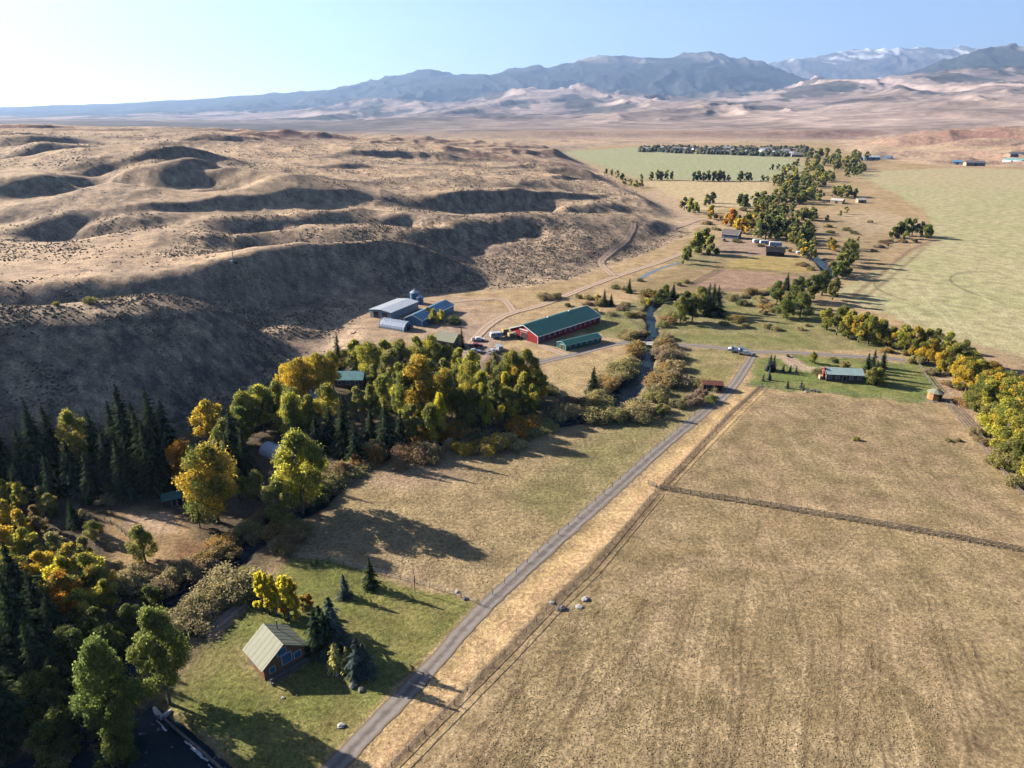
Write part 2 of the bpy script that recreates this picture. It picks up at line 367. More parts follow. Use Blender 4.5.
# ------------------------------------------------------------------ mesh helpers
class MB:
    def __init__(s): s.v = []; s.f = []; s.tone = []
    def add(s, vs, fs):
        k = len(s.v); s.v += [tuple(q) for q in vs]; s.f += [tuple(i + k for i in f) for f in fs]; return s
    def box(s, x0, y0, z0, x1, y1, z1):
        return s.add([(x0, y0, z0), (x1, y0, z0), (x1, y1, z0), (x0, y1, z0), (x0, y0, z1), (x1, y0, z1), (x1, y1, z1), (x0, y1, z1)],
                     [(3, 2, 1, 0), (4, 5, 6, 7), (0, 1, 5, 4), (1, 2, 6, 5), (2, 3, 7, 6), (3, 0, 4, 7)])
    def tube(s, pts, rad, n=7, cap=True):
        k = len(s.v); pts = [Vector(p) for p in pts]
        for i, p in enumerate(pts):
            d = (pts[min(i + 1, len(pts) - 1)] - pts[max(i - 1, 0)]).normalized()
            a = d.orthogonal().normalized() if abs(d.z) < .9 else Vector((1, 0, 0)); a = (a - d * a.dot(d)).normalized(); b = d.cross(a)
            for j in range(n):
                t = 2 * math.pi * j / n; s.v.append(tuple(p + (a * math.cos(t) + b * math.sin(t)) * rad[i]))
        for i in range(len(pts) - 1):
            for j in range(n): s.f.append((k + i * n + j, k + i * n + (j + 1) % n, k + (i + 1) * n + (j + 1) % n, k + (i + 1) * n + j))
        if cap: s.f.append(tuple(k + j for j in reversed(range(n)))); s.f.append(tuple(k + (len(pts) - 1) * n + j for j in range(n)))
        return s
    def slab(s, quad, t):       # four corners, thickened downwards
        q = [Vector(p) for p in quad]; nn = (q[1] - q[0]).cross(q[3] - q[0]).normalized()
        if nn.z < 0: nn = -nn
        lo = [p - nn * t for p in q]
        return s.add(q + lo, [(0, 1, 2, 3), (7, 6, 5, 4), (0, 4, 5, 1), (1, 5, 6, 2), (2, 6, 7, 3), (3, 7, 4, 0)])
    def mesh(s, name, m, smooth=False):
        me = bpy.data.meshes.new(name); me.from_pydata(s.v, [], s.f); me.materials.append(m)
        if smooth: me.shade_smooth()
        return me
    def build(s, name, m, parent=None, smooth=False):
        o = bpy.data.objects.new(name, s.mesh(name, m, smooth)); C.objects.link(o)
        if parent: o.parent = parent
        return o
def tag(o, label=None, cat=None, group=None, kind=None):
    if label: o['label'] = label
    if cat: o['category'] = cat
    if group: o['group'] = group
    if kind: o['kind'] = kind
    return o
def empty(name, loc, rz=0, label=None, cat=None, group=None, scale=1):
    o = bpy.data.objects.new(name, None); C.objects.link(o); o.location = loc; o.rotation_euler = (0, 0, rz); o.scale = (scale,) * 3
    return tag(o, label, cat, group)
def fast_mesh(name, V, F, m, attr=None, smooth=False):
    """V (n,3) array, F (k,3|4) array"""
    me = bpy.data.meshes.new(name); k = F.shape[1]
    me.vertices.add(len(V)); me.vertices.foreach_set('co', V.astype(np.float32).ravel())
    me.loops.add(F.size); me.loops.foreach_set('vertex_index', F.astype(np.int32).ravel())
    me.polygons.add(len(F)); me.polygons.foreach_set('loop_start', np.arange(0, F.size, k, dtype=np.int32))
    me.update(calc_edges=True)
    if smooth: me.shade_smooth()
    me.materials.append(m)
    for an, arr in (attr or {}).items():
        if arr.ndim == 1:
            a = me.attributes.new(an, 'FLOAT', 'POINT'); a.data.foreach_set('value', arr.astype(np.float32))
        elif arr.shape[1] == 3:
            a = me.attributes.new(an, 'FLOAT_VECTOR', 'POINT'); a.data.foreach_set('vector', arr.astype(np.float32).ravel())
        else:
            a = me.attributes.new(an, 'FLOAT_COLOR', 'POINT'); a.data.foreach_set('color', arr.astype(np.float32).ravel())
    me.validate()
    return me

# ------------------------------------------------------------------ ground
th_in = np.radians(np.arange(-43, 43.001, .125))
th = np.concatenate([np.radians(np.arange(-180, -43.5, 3.5)), np.radians([-46.5]), th_in, np.radians([46.5]), np.radians(np.arange(50, 180, 3.5))])
th = np.unique(th)
rr = np.concatenate([[3, 10, 20, 30, 40, 50, 58], np.exp(np.arange(math.log(64), math.log(3000), .0048)), np.exp(np.arange(math.log(3000) + .004, math.log(26500), .0066))])
TH, RR = np.meshgrid(th, rr)
GX, GY = RR * np.sin(TH), RR * np.cos(TH)
GZ = terrain(GX.ravel(), GY.ravel()).reshape(GX.shape)
# curvature-free slopes (finite differences on the grid)
x, y, z, r = GX.ravel(), GY.ravel(), GZ.ravel(), RR.ravel()
dzr = np.gradient(GZ, axis=0) / np.gradient(RR, axis=0); dzt = np.gradient(GZ, axis=1) / (np.gradient(TH, axis=1) * RR + 1e-6)
slope = np.hypot(dzr, dzt).ravel()

def mix(c, col, w):
    w = np.clip(w, 0, 1)[:, None]; return c * (1 - w) + np.array(col)[None] * w
n1 = fbm(x / 40, y / 40, 4, 101); n2 = fbm(x / 9, y / 9, 3, 102); n3 = fbm(x / 220, y / 220, 3, 103)
hd = sdist(x, y, VALLEY); hill = sstep(-2, 6, hd)
col = np.tile(np.array([.315, .23, .12]), (len(x), 1))
col = mix(col, (.42, .30, .17), .5 + 1.2 * n1); col = mix(col, (.25, .18, .09), -.25 + 1.6 * n2)
# hills: pinkish tan grass with sage on cooler slopes
hc = np.tile(np.array([.47, .345, .225]), (len(x), 1))
hc = mix(hc, (.52, .37, .235), 1.3 * n3 + .35); hc = mix(hc, (.33, .24, .17), .15 + 1.2 * n1)
sage = sstep(-.05, .35, fbm(x / 120, y / 120, 4, 110) + .55 * sstep(.12, .4, slope) + .25 * n2 - .05)
px_v, py_v = pix(x, np.maximum(y, 5), z)
sage_a = sstep(28, 4, sdist(x, y, W2([(420, 300), (440, 250), (520, 232), (640, 236), (650, 250), (560, 262), (480, 285), (470, 300)])))
sage_b = sstep(14, 0, sdist(x, y, W2([(170, 345), (250, 325), (330, 345), (300, 372), (230, 392), (120, 420), (100, 380)])))
sage = np.clip(sage * .75 + sage_a * .6 + sage_b * .3, 0, 1)
n4 = fbm(x / 3.2, y / 3.2, 3, 104)
hc = mix(hc, (.13, .105, .09), sage * (.5 + .9 * n2 + 1.1 * n4)); hc = mix(hc, (.22, .165, .125), .02 + .7 * n4)
red = sstep(.1, .5, fbm(x / 300, y / 300, 3, 120)) * sstep(700, 1100, r) * sstep(3500, 2200, r)
redb = sstep(900, 1100, r) * sstep(2500, 1900, r) * sstep(.1, .3, slope)
hc = mix(hc, (.22, .125, .10), red * .35 + redb * .55)
col = mix(col, (0, 0, 0), hill * 0) ; col = col * (1 - hill[:, None]) + hc * hill[:, None]

wx1, wy1 = x + 2.2 * n2 * np.minimum(r / 150, 4), y + 2.2 * n2 * np.minimum(r / 150, 4)
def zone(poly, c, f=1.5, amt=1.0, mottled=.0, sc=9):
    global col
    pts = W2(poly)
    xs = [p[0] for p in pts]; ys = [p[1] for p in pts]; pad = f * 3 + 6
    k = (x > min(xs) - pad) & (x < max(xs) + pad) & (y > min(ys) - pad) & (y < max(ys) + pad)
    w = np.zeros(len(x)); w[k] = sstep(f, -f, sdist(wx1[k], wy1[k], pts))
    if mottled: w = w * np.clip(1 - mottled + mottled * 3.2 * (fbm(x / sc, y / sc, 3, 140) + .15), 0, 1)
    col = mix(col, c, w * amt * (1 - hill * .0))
def streak(line, wd, c, amt=1.0, f=.5, world=False):
    global col
    pts = line if world else W2(line)
    xs = [p[0] for p in pts]; ys = [p[1] for p in pts]; pad = wd * 2 + 8
    k = (x > min(xs) - pad) & (x < max(xs) + pad) & (y > min(ys) - pad) & (y < max(ys) + pad)
    w = np.zeros(len(x)); jit = n2[k] * (.25 if wd < 1 else .6)
    d, _ = seg_dist(x[k], y[k], pts); w[k] = sstep(wd * .5 + f, wd * .5 - f, d + jit)
    col = mix(col, c, w * amt)
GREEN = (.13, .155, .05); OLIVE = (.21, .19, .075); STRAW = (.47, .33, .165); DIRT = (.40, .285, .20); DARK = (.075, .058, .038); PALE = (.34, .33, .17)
# big fields
zone([(400, 800), (655, 488), (1040, 555), (1200, 900)], (.295, .215, .122), 3, .85)
zone([(400, 800), (655, 488), (1040, 555), (1200, 900)], (.34, .26, .145), 3, .6, .9, 26)
zone([(400, 800), (655, 488), (1040, 555), (1200, 900)], (.23, .175, .08), 3, .4, .95, 13)
zone([(660, 482), (765, 392), (930, 405), (1024, 520), (1030, 545)], (.29, .21, .125), 3, .85)
zone([(660, 482), (765, 392), (930, 405), (1024, 520), (1030, 545)], (.23, .185, .09), 4, .6, .95, 15)
zone([(690, 470), (800, 480), (900, 520), (1000, 530), (860, 500)], (.36, .26, .15), 6, .45)
_bf = sstep(4, -4, sdist(x, y, W2([(400, 800), (762, 388), (930, 405), (1060, 540), (1300, 900)])))
n5 = fbm(x / 4.5, y / 7, 3, 105)
col = mix(col, (.195, .145, .075), _bf * (.10 + 1.0 * n5)); col = mix(col, (.40, .30, .175), _bf * (-.05 + 1.1 * fbm(x / 6, y / 16, 3, 106)))
# centre pasture
zone([(300, 560), (300, 520), (340, 470), (420, 450), (540, 425), (700, 398), (704, 412), (480, 600), (400, 590)], (.30, .225, .12), 3, .9)
zone([(500, 500), (640, 400), (700, 400), (700, 412), (560, 525)], (.185, .175, .07), 5, .75, .6, 20)
zone([(360, 480), (420, 462), (460, 465), (470, 478), (400, 492)], (.36, .255, .17), 4, .7)
zone([(300, 560), (330, 530), (430, 565), (470, 595)], (.34, .245, .15), 3, .7, .5)
# lawn by the cabin
LAWN = [(205, 640), (250, 600), (290, 558), (330, 562), (410, 585), (474, 604), (440, 640), (380, 700), (318, 768), (280, 820), (240, 800), (236, 764), (190, 725), (160, 690), (190, 665)]
zone(LAWN, (.165, .16, .048), 1.2, 1.0)
zone(LAWN, (.215, .185, .07), 1.4, .75, .85, 10)
zone(LAWN, (.115, .14, .035), 1.4, .55, .9, 14)
zone([(236, 640), (240, 665), (262, 680), (268, 672), (244, 650)], (.24, .19, .10), 1, .6)
# riverside woodland floor
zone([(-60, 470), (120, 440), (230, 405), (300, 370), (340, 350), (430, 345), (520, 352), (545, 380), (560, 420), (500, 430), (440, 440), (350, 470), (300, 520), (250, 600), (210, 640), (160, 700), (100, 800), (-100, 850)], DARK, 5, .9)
zone([(100, 520), (140, 505), (190, 522), (205, 545), (190, 570), (140, 575), (110, 560)], (.30, .20, .10), 2, .9)
zone([(125, 512), (170, 516), (185, 530), (150, 535), (120, 525)], (.42, .30, .2), 1.5, .8)
zone([(180, 540), (215, 545), (230, 565), (190, 585), (165, 575)], (.20, .105, .055), 2, .8)
zone([(200, 626), (230, 605), (248, 590), (256, 596), (236, 616), (214, 640)], (.38, .24, .16), 1, .8)
zone([(360, 372), (390, 382), (392, 390), (358, 378)], (.17, .17, .05), .8, .9); zone([(350, 390), (385, 395), (383, 400), (352, 398)], (.17, .17, .05), .8, .9)
zone([(528, 385), (560, 362), (625, 348), (628, 370), (600, 395), (560, 410)], (.36, .27, .14), 2, .9)
# farmyard
zone([(330, 330), (372, 300), (430, 290), (480, 300), (515, 318), (500, 345), (470, 352), (430, 340), (360, 345)], (.36, .26, .18), 4, .75)
zone([(440, 330), (480, 325), (500, 345), (480, 372), (455, 352)], (.33, .24, .18), 2, .9)
zone([(520, 345), (560, 347), (600, 342), (640, 335), (628, 318), (600, 322), (560, 345)], (.44, .30, .19), 2, .9)
# green meadow by the creek
zone([(560, 330), (640, 300), (640, 285), (700, 290), (800, 300), (870, 325), (900, 350), (760, 350), (650, 342), (600, 335)], (.175, .175, .065), 4, .95)
zone([(560, 330), (640, 300), (640, 285), (700, 290), (800, 300), (870, 325), (900, 350), (760, 350), (650, 342), (600, 335)], (.27, .225, .11), 4, .7, .9, 14)
zone([(655, 346), (745, 353), (725, 385), (700, 400), (665, 400)], (.20, .18, .07), 2, .9); zone([(655, 346), (745, 353), (725, 385), (700, 400), (665, 400)], (.31, .24, .12), 3, .7, .9, 12)
zone([(755, 358), (790, 355), (935, 365), (945, 395), (920, 403), (750, 386)], (.135, .17, .048), 1.5, .95)
zone([(755, 358), (790, 355), (935, 365), (945, 395), (920, 403), (750, 386)], (.23, .21, .08), 2, .6, .9, 9)
zone([(775, 357), (790, 368), (822, 373), (822, 368), (800, 362), (788, 355)], (.40, .30, .215), 1, .95)
zone([(640, 300), (690, 296), (740, 292), (700, 285), (650, 285)], (.26, .2, .1), 3, .6)
# paddocks
zone([(600, 280), (640, 285), (700, 262), (760, 258), (840, 275), (800, 288), (700, 292), (640, 292)], (.26, .19, .10), 5, .8)
zone([(690, 285), (722, 268), (760, 272), (800, 278), (770, 287), (740, 291)], (.30, .20, .14), 2.5, .9)
zone([(720, 268), (740, 256), (800, 258), (820, 272), (760, 271)], (.34, .26, .10), 4, .9)
zone([(700, 250), (735, 238), (770, 242), (790, 255), (740, 256)], (.31, .22, .17), 4, .8)
zone([(662, 262), (700, 250), (735, 256), (700, 270)], (.22, .2, .1), 4, .7)
# far river flats and hay fields
zone([(770, 240), (800, 210), (880, 225), (905, 240), (880, 262), (830, 290), (810, 262)], (.30, .22, .125), 8, .8)
zone([(850, 296), (905, 250), (935, 238), (950, 240), (880, 290), (862, 300)], (.34, .235, .15), 3, .85)
zone([(838, 292), (940, 240), (925, 210), (870, 180), (850, 172), (960, 168), (1350, 180), (1600, 420), (1060, 372), (990, 352), (900, 318), (860, 305)], (.36, .335, .175), 5, 1.0)
zone([(838, 292), (940, 240), (925, 210), (870, 180), (850, 172), (960, 168), (1350, 180), (1600, 420), (1060, 372), (990, 352), (900, 318), (860, 305)], (.40, .35, .20), 8, .75, .8, 45)
zone([(850, 173), (960, 168), (1350, 178), (1350, 195), (1000, 188), (880, 184)], (.42, .34, .2), 25, .6)
zone([(960, 340), (1060, 366), (1200, 390), (1200, 410), (1024, 380), (950, 350)], (.34, .24, .15), 2.5, .7)
zone([(560, 152), (640, 147), (790, 157), (805, 168), (775, 181), (640, 179), (600, 166)], (.31, .32, .18), 25, 1.0)
zone([(560, 152), (640, 147), (790, 157), (805, 168), (775, 181), (640, 179), (600, 166)], (.34, .33, .19), 30, .6, .8, 60)
zone([(640, 181), (770, 182), (765, 205), (700, 212), (672, 200)], (.47, .37, .21), 12, .95)
zone([(600, 181), (690, 183), (690, 225), (700, 226), (720, 235), (690, 240)], (.36, .28, .19), 10, .0)
zone([(640, 192), (660, 190), (700, 214), (706, 228), (690, 226)], (.42, .31, .21), 5, .8)
zone([(870, 235), (930, 225), (880, 210), (830, 212)], (.42, .33, .22), 8, .5)
# straw verge, worn tracks, crop marks
streak([(352, 800), (402, 735), (455, 680), (505, 628), (560, 574), (640, 500), (700, 442), (752, 392)], 7.5, STRAW, .95, 1.0)
streak([(352, 800), (402, 735), (455, 680), (505, 628), (560, 574), (640, 500), (700, 442), (752, 392)], 2.5, (.52, .34, .19), .7, 1.0)
for off in (0, 5, 10):
    streak([(384 + off, 768), (440 + off, 712), (505 + off, 648), (545 + off, 606), (588 + off * .9, 566), (625 + off * .8, 528), (655 + off * .7, 493), (690 + off * .6, 455), (730 + off * .4, 412), (760 + off * .3, 386)], .9, (.12, .088, .06), .75, .35)
streak([(372, 780), (430, 722), (500, 650), (545, 604), (655, 488)], .5, (.45, .32, .2), .6, .3)
for a in ([(500, 768), (560, 700), (620, 640), (650, 590), (680, 540)], [(520, 768), (580, 705), (640, 640), (665, 600)], [(700, 768), (715, 700), (740, 600), (760, 520)], [(730, 768), (742, 700), (764, 600)], [(1000, 768), (985, 700), (960, 640), (945, 600)],
          [(770, 550), (780, 570), (790, 600), (800, 640)], [(850, 768), (860, 700), (870, 640)], [(900, 440), (905, 460), (920, 480)], [(440, 768), (520, 690), (600, 610)]):
    streak(a, .5, (.135, .095, .055), .65, .35)
_g = random.Random(3)
for i in range(16):
    bx = 420 + i * 42 + _g.uniform(-12, 12); vx = 800 + (bx - 700) * .10; y1 = _g.uniform(560, 640)
    pl_ = [(bx + (vx - bx) * ((800 - yy) / 800) * 1.15 + 5 * math.sin(yy / 37 + i), yy) for yy in (800, 740, 690, 640, 600, 560) if yy >= y1 - 1]
    if len(pl_) > 1: streak(pl_, .4, (.14, .10, .06) if i % 3 else (.46, .35, .2), .75, .3)
    if len(pl_) > 1 and i % 2: streak([(a_ + 9 * (b_ / 768), b_) for a_, b_ in pl_], .4, (.14, .10, .06), .7, .3)
for a in ([(560, 768), (640, 660), (690, 560)], [(790, 440), (840, 470), (900, 480)], [(600, 600), (700, 560), (820, 570)]):
    streak(a, 2.2, (.42, .31, .19), .45, 1.5)
for off in (0, 1.6):
    streak([(933 + off * 3, 372), (955 + off * 3, 402), (975 + off * 3, 430), (1000 + off * 3, 462), (1034 + off * 3, 505)], .5, (.1, .08, .06), .6, .3)
streak([(940, 378), (962, 408), (985, 438), (1010, 466), (1060, 520)], 5.5, (.36, .25, .165), .8, 1.5)
streak([(850, 298), (880, 275), (910, 250), (935, 240)], 3, (.22, .145, .095), .8, 1); streak([(862, 300), (890, 278), (925, 248)], 2.2, (.22, .145, .095), .7, 1)
# circles and passes of the irrigation pivot
cx0, cy0 = P0(1190, 262)
for (qx, qy, rad, a0, a1) in (P0(925, 292) + (22, 60, 215), P0(1034, 292) + (34, 70, 210)):
    streak([(float(qx) + rad * math.cos(math.radians(t)), float(qy) + rad * 1.4 * math.sin(math.radians(t))) for t in range(a0, a1, 8)], 1.3, (.13, .115, .06), .8, .6, True)
for a in ([(908, 282), (930, 305), (960, 332)], [(925, 285), (950, 312), (975, 338)], [(1010, 262), (1040, 300)], [(880, 298), (910, 325)], [(940, 262), (1000, 310), (1040, 345)]):
    streak(a, 1.2, (.44, .42, .27), .6, .8)
# river banks
rd = np.full(len(x), 99.); kk = (r < 900) & (np.abs(TH.ravel()) < .8); rd[kk] = river_d(x[kk], y[kk])
col = mix(col, (.075, .062, .04), sstep(5, 0, rd) * .7 + .4 * sstep(3, 0, rd) * n2)
# the mountains: dry foothills, forest, snow
mt = sstep(2000, 3000, r)
mc = np.tile(np.array([.37, .285, .24]), (len(x), 1))
k1 = fbm(x / 700, y / 2300, 5, 150); k2 = ridged(x / 480, y / 1900, 4, 151)
mc = mix(mc, (.20, .155, .13), .22 + 1.5 * k1); mc = mix(mc, (.15, .125, .12), sstep(6500, 3500, r) * sstep(640, 420, px_v) * (.7 + 1.2 * k1))
mc = mix(mc, (.20, .12, .105), 1.1 * sstep(3000, 2400, r) * (.5 + 1.3 * k1) + .9 * sstep(.05, .3, slope) * sstep(4200, 2800, r))
plain = sstep(6500, 3600, r) * sstep(620, 380, px_v)
mc = mix(mc, (.105, .10, .10), plain * (.75 + k1))
on_ = 10300 + 3000 * sstep(740, 800, px_v)
fo = sstep(0, 1300, r - on_) * sstep(.0, .25, .75 + k1 * 1.1 - .25 * k2) + sstep(10300, 10900, r) * sstep(905, 950, px_v + 40 * k1)
fo2 = sstep(4500, 6500, r) * sstep(.56, .64, fbm(x / 520, y / 1500, 4, 160) + .5) * .75
mc = mix(mc, (.026, .036, .030), np.clip(fo + fo2, 0, .96))
bald = sstep(860, 1010, z) * sstep(11800, 13000, r) * sstep(17000, 16000, r) * sstep(-.1, .3, k1 + .1)
mc = mix(mc, (.33, .27, .23), bald * .6)
snow = sstep(17500, 19000, r) * sstep(1250, 1900, z + 900 * fbm(x / 1200, y / 1200, 4, 170))
mc = mix(mc, (.20, .18, .17), sstep(17500, 19000, r) * .5); mc = mix(mc, (.82, .84, .88), snow * sstep(.42, .62, k2 + .2 * snow) * .85)
col = col * (1 - mt[:, None]) + mc * mt[:, None]
col = np.clip(col, .012, .85)
V = np.stack([x, y, z], 1); COL = np.concatenate([col, np.ones((len(x), 1))], 1)

def ground_mat(name, far=False):
    m, n, b = new_mat(name)
    at = nd(n, 'ShaderNodeAttribute', attribute_name='cover'); g = nd(n, 'ShaderNodeNewGeometry')
    scale_v = []
    if far: scales = ((.0016, .5, 8), (.009, .5, 6))
    else: scales = ((1.1, .6, 6), (.16, .4, 4), (3.0, .5, 3))
    last = at.outputs['Color']; hsum = None
    for sc_, am, de in scales:
        nz = nd(n, 'ShaderNodeTexNoise'); nz.inputs['Scale'].default_value = sc_; nz.inputs['Detail'].default_value = de; nz.inputs['Roughness'].default_value = .62
        n.links.new(g.outputs['Position'], nz.inputs['Vector'])
        mr = nd(n, 'ShaderNodeMapRange'); mr.inputs['From Min'].default_value = .25; mr.inputs['From Max'].default_value = .75
        mr.inputs['To Min'].default_value = 1 - am; mr.inputs['To Max'].default_value = 1 + am
        n.links.new(nz.outputs[0], mr.inputs[0])
        s2 = nd(n, 'ShaderNodeVectorMath', operation='SCALE'); n.links.new(last, s2.inputs[0]); n.links.new(mr.outputs[0], s2.inputs['Scale']); last = s2.outputs[0]
        if hsum is None: hsum = nz.outputs[0]
    n.links.new(last, b.inputs['Base Color'])
    bp = nd(n, 'ShaderNodeBump'); bp.inputs['Strength'].default_value = .6 if not far else .5; bp.inputs['Distance'].default_value = .35 if not far else 90
    n.links.new(hsum, bp.inputs['Height']); n.links.new(bp.outputs[0], b.inputs['Normal'])
    b.inputs['Roughness'].default_value = .95; b.inputs['Specular IOR Level'].default_value = .08
    return m
NR, NT = GX.shape
def grid_obj(name, i0, i1, m):
    I, J = np.meshgrid(np.arange(i0, i1), np.arange(NT), indexing='ij'); J2 = (J + 1) % NT
    F = np.stack([I * NT + J, I * NT + J2, (I + 1) * NT + J2, (I + 1) * NT + J], -1).reshape(-1, 4)[:, ::-1] - i0 * NT
    s = slice(i0 * NT, (i1 + 1) * NT)
    me = fast_mesh(name, V[s], F, m, {'cover': COL[s]}, True)
    o = bpy.data.objects.new(name, me); C.objects.link(o); return o
isp = int(np.searchsorted(rr, 2600))
gnd = tag(grid_obj('ground', 0, isp, ground_mat('ground_cover')), kind='structure')
mnt = tag(grid_obj('mountains', isp, NR - 1, ground_mat('mountain_cover', True)), kind='structure')
del V, COL

# ------------------------------------------------------------------ water
def water_mat():
    m, n, b = new_mat('water'); b.inputs['Base Color'].default_value = (.012, .028, .04, 1); b.inputs['Roughness'].default_value = .15; b.inputs['IOR'].default_value = 1.16; b.inputs['Specular IOR Level'].default_value = .3
    nz = nd(n, 'ShaderNodeTexNoise'); nz.inputs['Scale'].default_value = 1.4; nz.inputs['Detail'].default_value = 4
    g = nd(n, 'ShaderNodeNewGeometry'); n.links.new(g.outputs['Position'], nz.inputs['Vector'])
    bp = nd(n, 'ShaderNodeBump'); bp.inputs['Strength'].default_value = .45; bp.inputs['Distance'].default_value = .25
    n.links.new(nz.outputs[0], bp.inputs['Height']); n.links.new(bp.outputs[0], b.inputs['Normal'])
    # riffles: broken white water
    n2_ = nd(n, 'ShaderNodeTexNoise'); n2_.inputs['Scale'].default_value = .9; n2_.inputs['Detail'].default_value = 8; n.links.new(g.outputs['Position'], n2_.inputs['Vector'])
    mr = nd(n, 'ShaderNodeMapRange'); mr.inputs['From Min'].default_value = .68; mr.inputs['From Max'].default_value = .82; n.links.new(n2_.outputs[0], mr.inputs[0])
    mx = nd(n, 'ShaderNodeMix', data_type='RGBA'); mx.inputs['A'].default_value = (.012, .028, .04, 1); mx.inputs['B'].default_value = (.4, .45, .5, 1)
    n.links.new(mr.outputs[0], mx.inputs['Factor']); n.links.new(mx.outputs['Result'], b.inputs['Base Color'])
    return m
M['water'] = water_mat()
def ribbon(name, pts, widths, m, zoff, kind='structure', step=2.0, across=2, drape=True, wob=.0, label=None):
    P = [Vector((p[0], p[1])) for p in pts]; out = []; ws = []
    # Catmull-Rom through the points
    for i in range(len(P) - 1):
        p0, p1, p2, p3 = P[max(i - 1, 0)], P[i], P[i + 1], P[min(i + 2, len(P) - 1)]
        k = max(2, int((p2 - p1).length / step))
        for j in range(k):
            t = j / k
            out.append(.5 * ((2 * p1) + (p2 - p0) * t + (2 * p0 - 5 * p1 + 4 * p2 - p3) * t * t + (3 * p1 - p0 - 3 * p2 + p3) * t ** 3))
            ws.append(widths[i] * (1 - t) + widths[i + 1] * t if hasattr(widths, '__len__') else widths)
    out.append(P[-1]); ws.append(widths[-1] if hasattr(widths, '__len__') else widths)
    vs = []; us = []
    for i, p in enumerate(out):
        d = (out[min(i + 1, len(out) - 1)] - out[max(i - 1, 0)]).normalized(); nrm = Vector((-d.y, d.x))
        wl = wr = ws[i] / 2
        if wob: wl *= 1 + wob * random.uniform(-1, 1); wr *= 1 + wob * random.uniform(-1, 1)
        for j in range(across + 1):
            f = j / across * 2 - 1; q = p + nrm * f * (wl if f < 0 else wr); vs.append((q.x, q.y)); us.append(f)
    if drape: zs = terrain([v[0] for v in vs], [v[1] for v in vs]) + zoff
    else: zs = np.full(len(vs), zoff)
    k = across + 1
    fs = [(i * k + j, i * k + j + 1, (i + 1) * k + j + 1, (i + 1) * k + j) for i in range(len(out) - 1) for j in range(across)]
    Vv = np.array([(v[0], v[1], q) for v, q in zip(vs, zs)])
    me = fast_mesh(name, Vv, np.array(fs), m, {'across': np.array(us)}, True)
    o = bpy.data.objects.new(name, me); C.objects.link(o); tag(o, label, None, None, kind); return o
ribbon('river', RIVER, [w * 2 + 1.8 for w in RW], M['water'], -.75, drape=False, step=4)
pc = MB(); pc.add([(p[0], p[1], -.7) for p in POND], [tuple(range(len(POND)))])
tag(pc.build('pond', M['water']), kind='structure')
foam = paint('foam', (.6, .64, .68), .5, var=.35, scale=3)
weir = W2([(158, 712), (175, 727), (200, 748), (222, 768), (240, 790)])
ribbon('water', [(a - .3, b) for a, b in W2([(186, 738), (198, 748), (206, 756)])], [.2, .6, .2], foam, -.6, drape=False, wob=.7, step=.4)
for fa, fb in (((196, 744), (214, 757)), ((162, 716), (172, 727)), ((214, 760), (226, 774))): ribbon('water', [(a - .9, b - .2) for a, b in W2([fa, fb])], [.1, .3], foam, -.62, drape=False, wob=.9, step=.4)
M['canal'] = paint('canal_water', (.13, .16, .15), .3, var=.1, spec=.6)
ribbon('canal', W2([(637, 281), (650, 273), (662, 268), (682, 262)]), [3, 3, 2.6, 2], M['canal'], .05, step=3)

# ------------------------------------------------------------------ roads and tracks
def road_mat(name, edge, mid, rut):
    m, n, b = new_mat(name); at = nd(n, 'ShaderNodeAttribute', attribute_name='across'); g = nd(n, 'ShaderNodeNewGeometry')
    ab = nd(n, 'ShaderNodeMath', operation='ABSOLUTE'); n.links.new(at.outputs['Fac'], ab.inputs[0])
    nz = nd(n, 'ShaderNodeTexNoise'); nz.inputs['Scale'].default_value = .8; nz.inputs['Detail'].default_value = 7; n.links.new(g.outputs['Position'], nz.inputs['Vector'])
    ad = nd(n, 'ShaderNodeMath', operation='MULTIPLY_ADD', _1=.5, _2=-.25); n.links.new(nz.outputs[0], ad.inputs[0])
    s = nd(n, 'ShaderNodeMath', operation='ADD'); n.links.new(ab.outputs[0], s.inputs[0]); n.links.new(ad.outputs[0], s.inputs[1])
    cr = nd(n, 'ShaderNodeValToRGB'); e = cr.color_ramp.elements
    e[0].position = 0.05; e[0].color = (*mid, 1); e[1].position = .95; e[1].color = (*edge, 1)
    q = cr.color_ramp.elements.new(.42); q.color = (*rut, 1); q = cr.color_ramp.elements.new(.7); q.color = (*rut, 1)
    n.links.new(s.outputs[0], cr.inputs[0])
    mr = nd(n, 'ShaderNodeMapRange'); mr.inputs['To Min'].default_value = .7; mr.inputs['To Max'].default_value = 1.3; n.links.new(nz.outputs[0], mr.inputs[0])
    sc_ = nd(n, 'ShaderNodeVectorMath', operation='SCALE'); n.links.new(cr.outputs[0], sc_.inputs[0]); n.links.new(mr.outputs[0], sc_.inputs['Scale'])
    n.links.new(sc_.outputs[0], b.inputs['Base Color']); b.inputs['Roughness'].default_value = .95; b.inputs['Specular IOR Level'].default_value = .1
    return m
GRAV = road_mat('gravel', (.20, .15, .10), (.17, .145, .125), (.27, .24, .215))
DIRTM = road_mat('dirt_track', (.30, .215, .15), (.33, .24, .17), (.46, .34, .25))
ribbon('road', W2([(288, 815), (340, 761), (367, 733), (430, 668), (480, 612), (548, 549), (620, 485), (660, 449), (702, 414), (728, 392), (742, 373), (753, 355)]), 3.4, GRAV, .05, step=1.5, across=4, wob=.1)
ribbon('road', W2([(508, 372), (545, 361), (580, 353), (610, 345), (632, 342.5), (660, 344), (700, 346), (735, 350), (757, 352), (790, 352.5), (830, 355), (880, 358), (917, 362), (945, 367)]), 4.3, GRAV, .065, step=1.5, across=4, wob=.12)
def hill_line(pl): return [(h[0], h[1]) for h in hit_many(pl)]
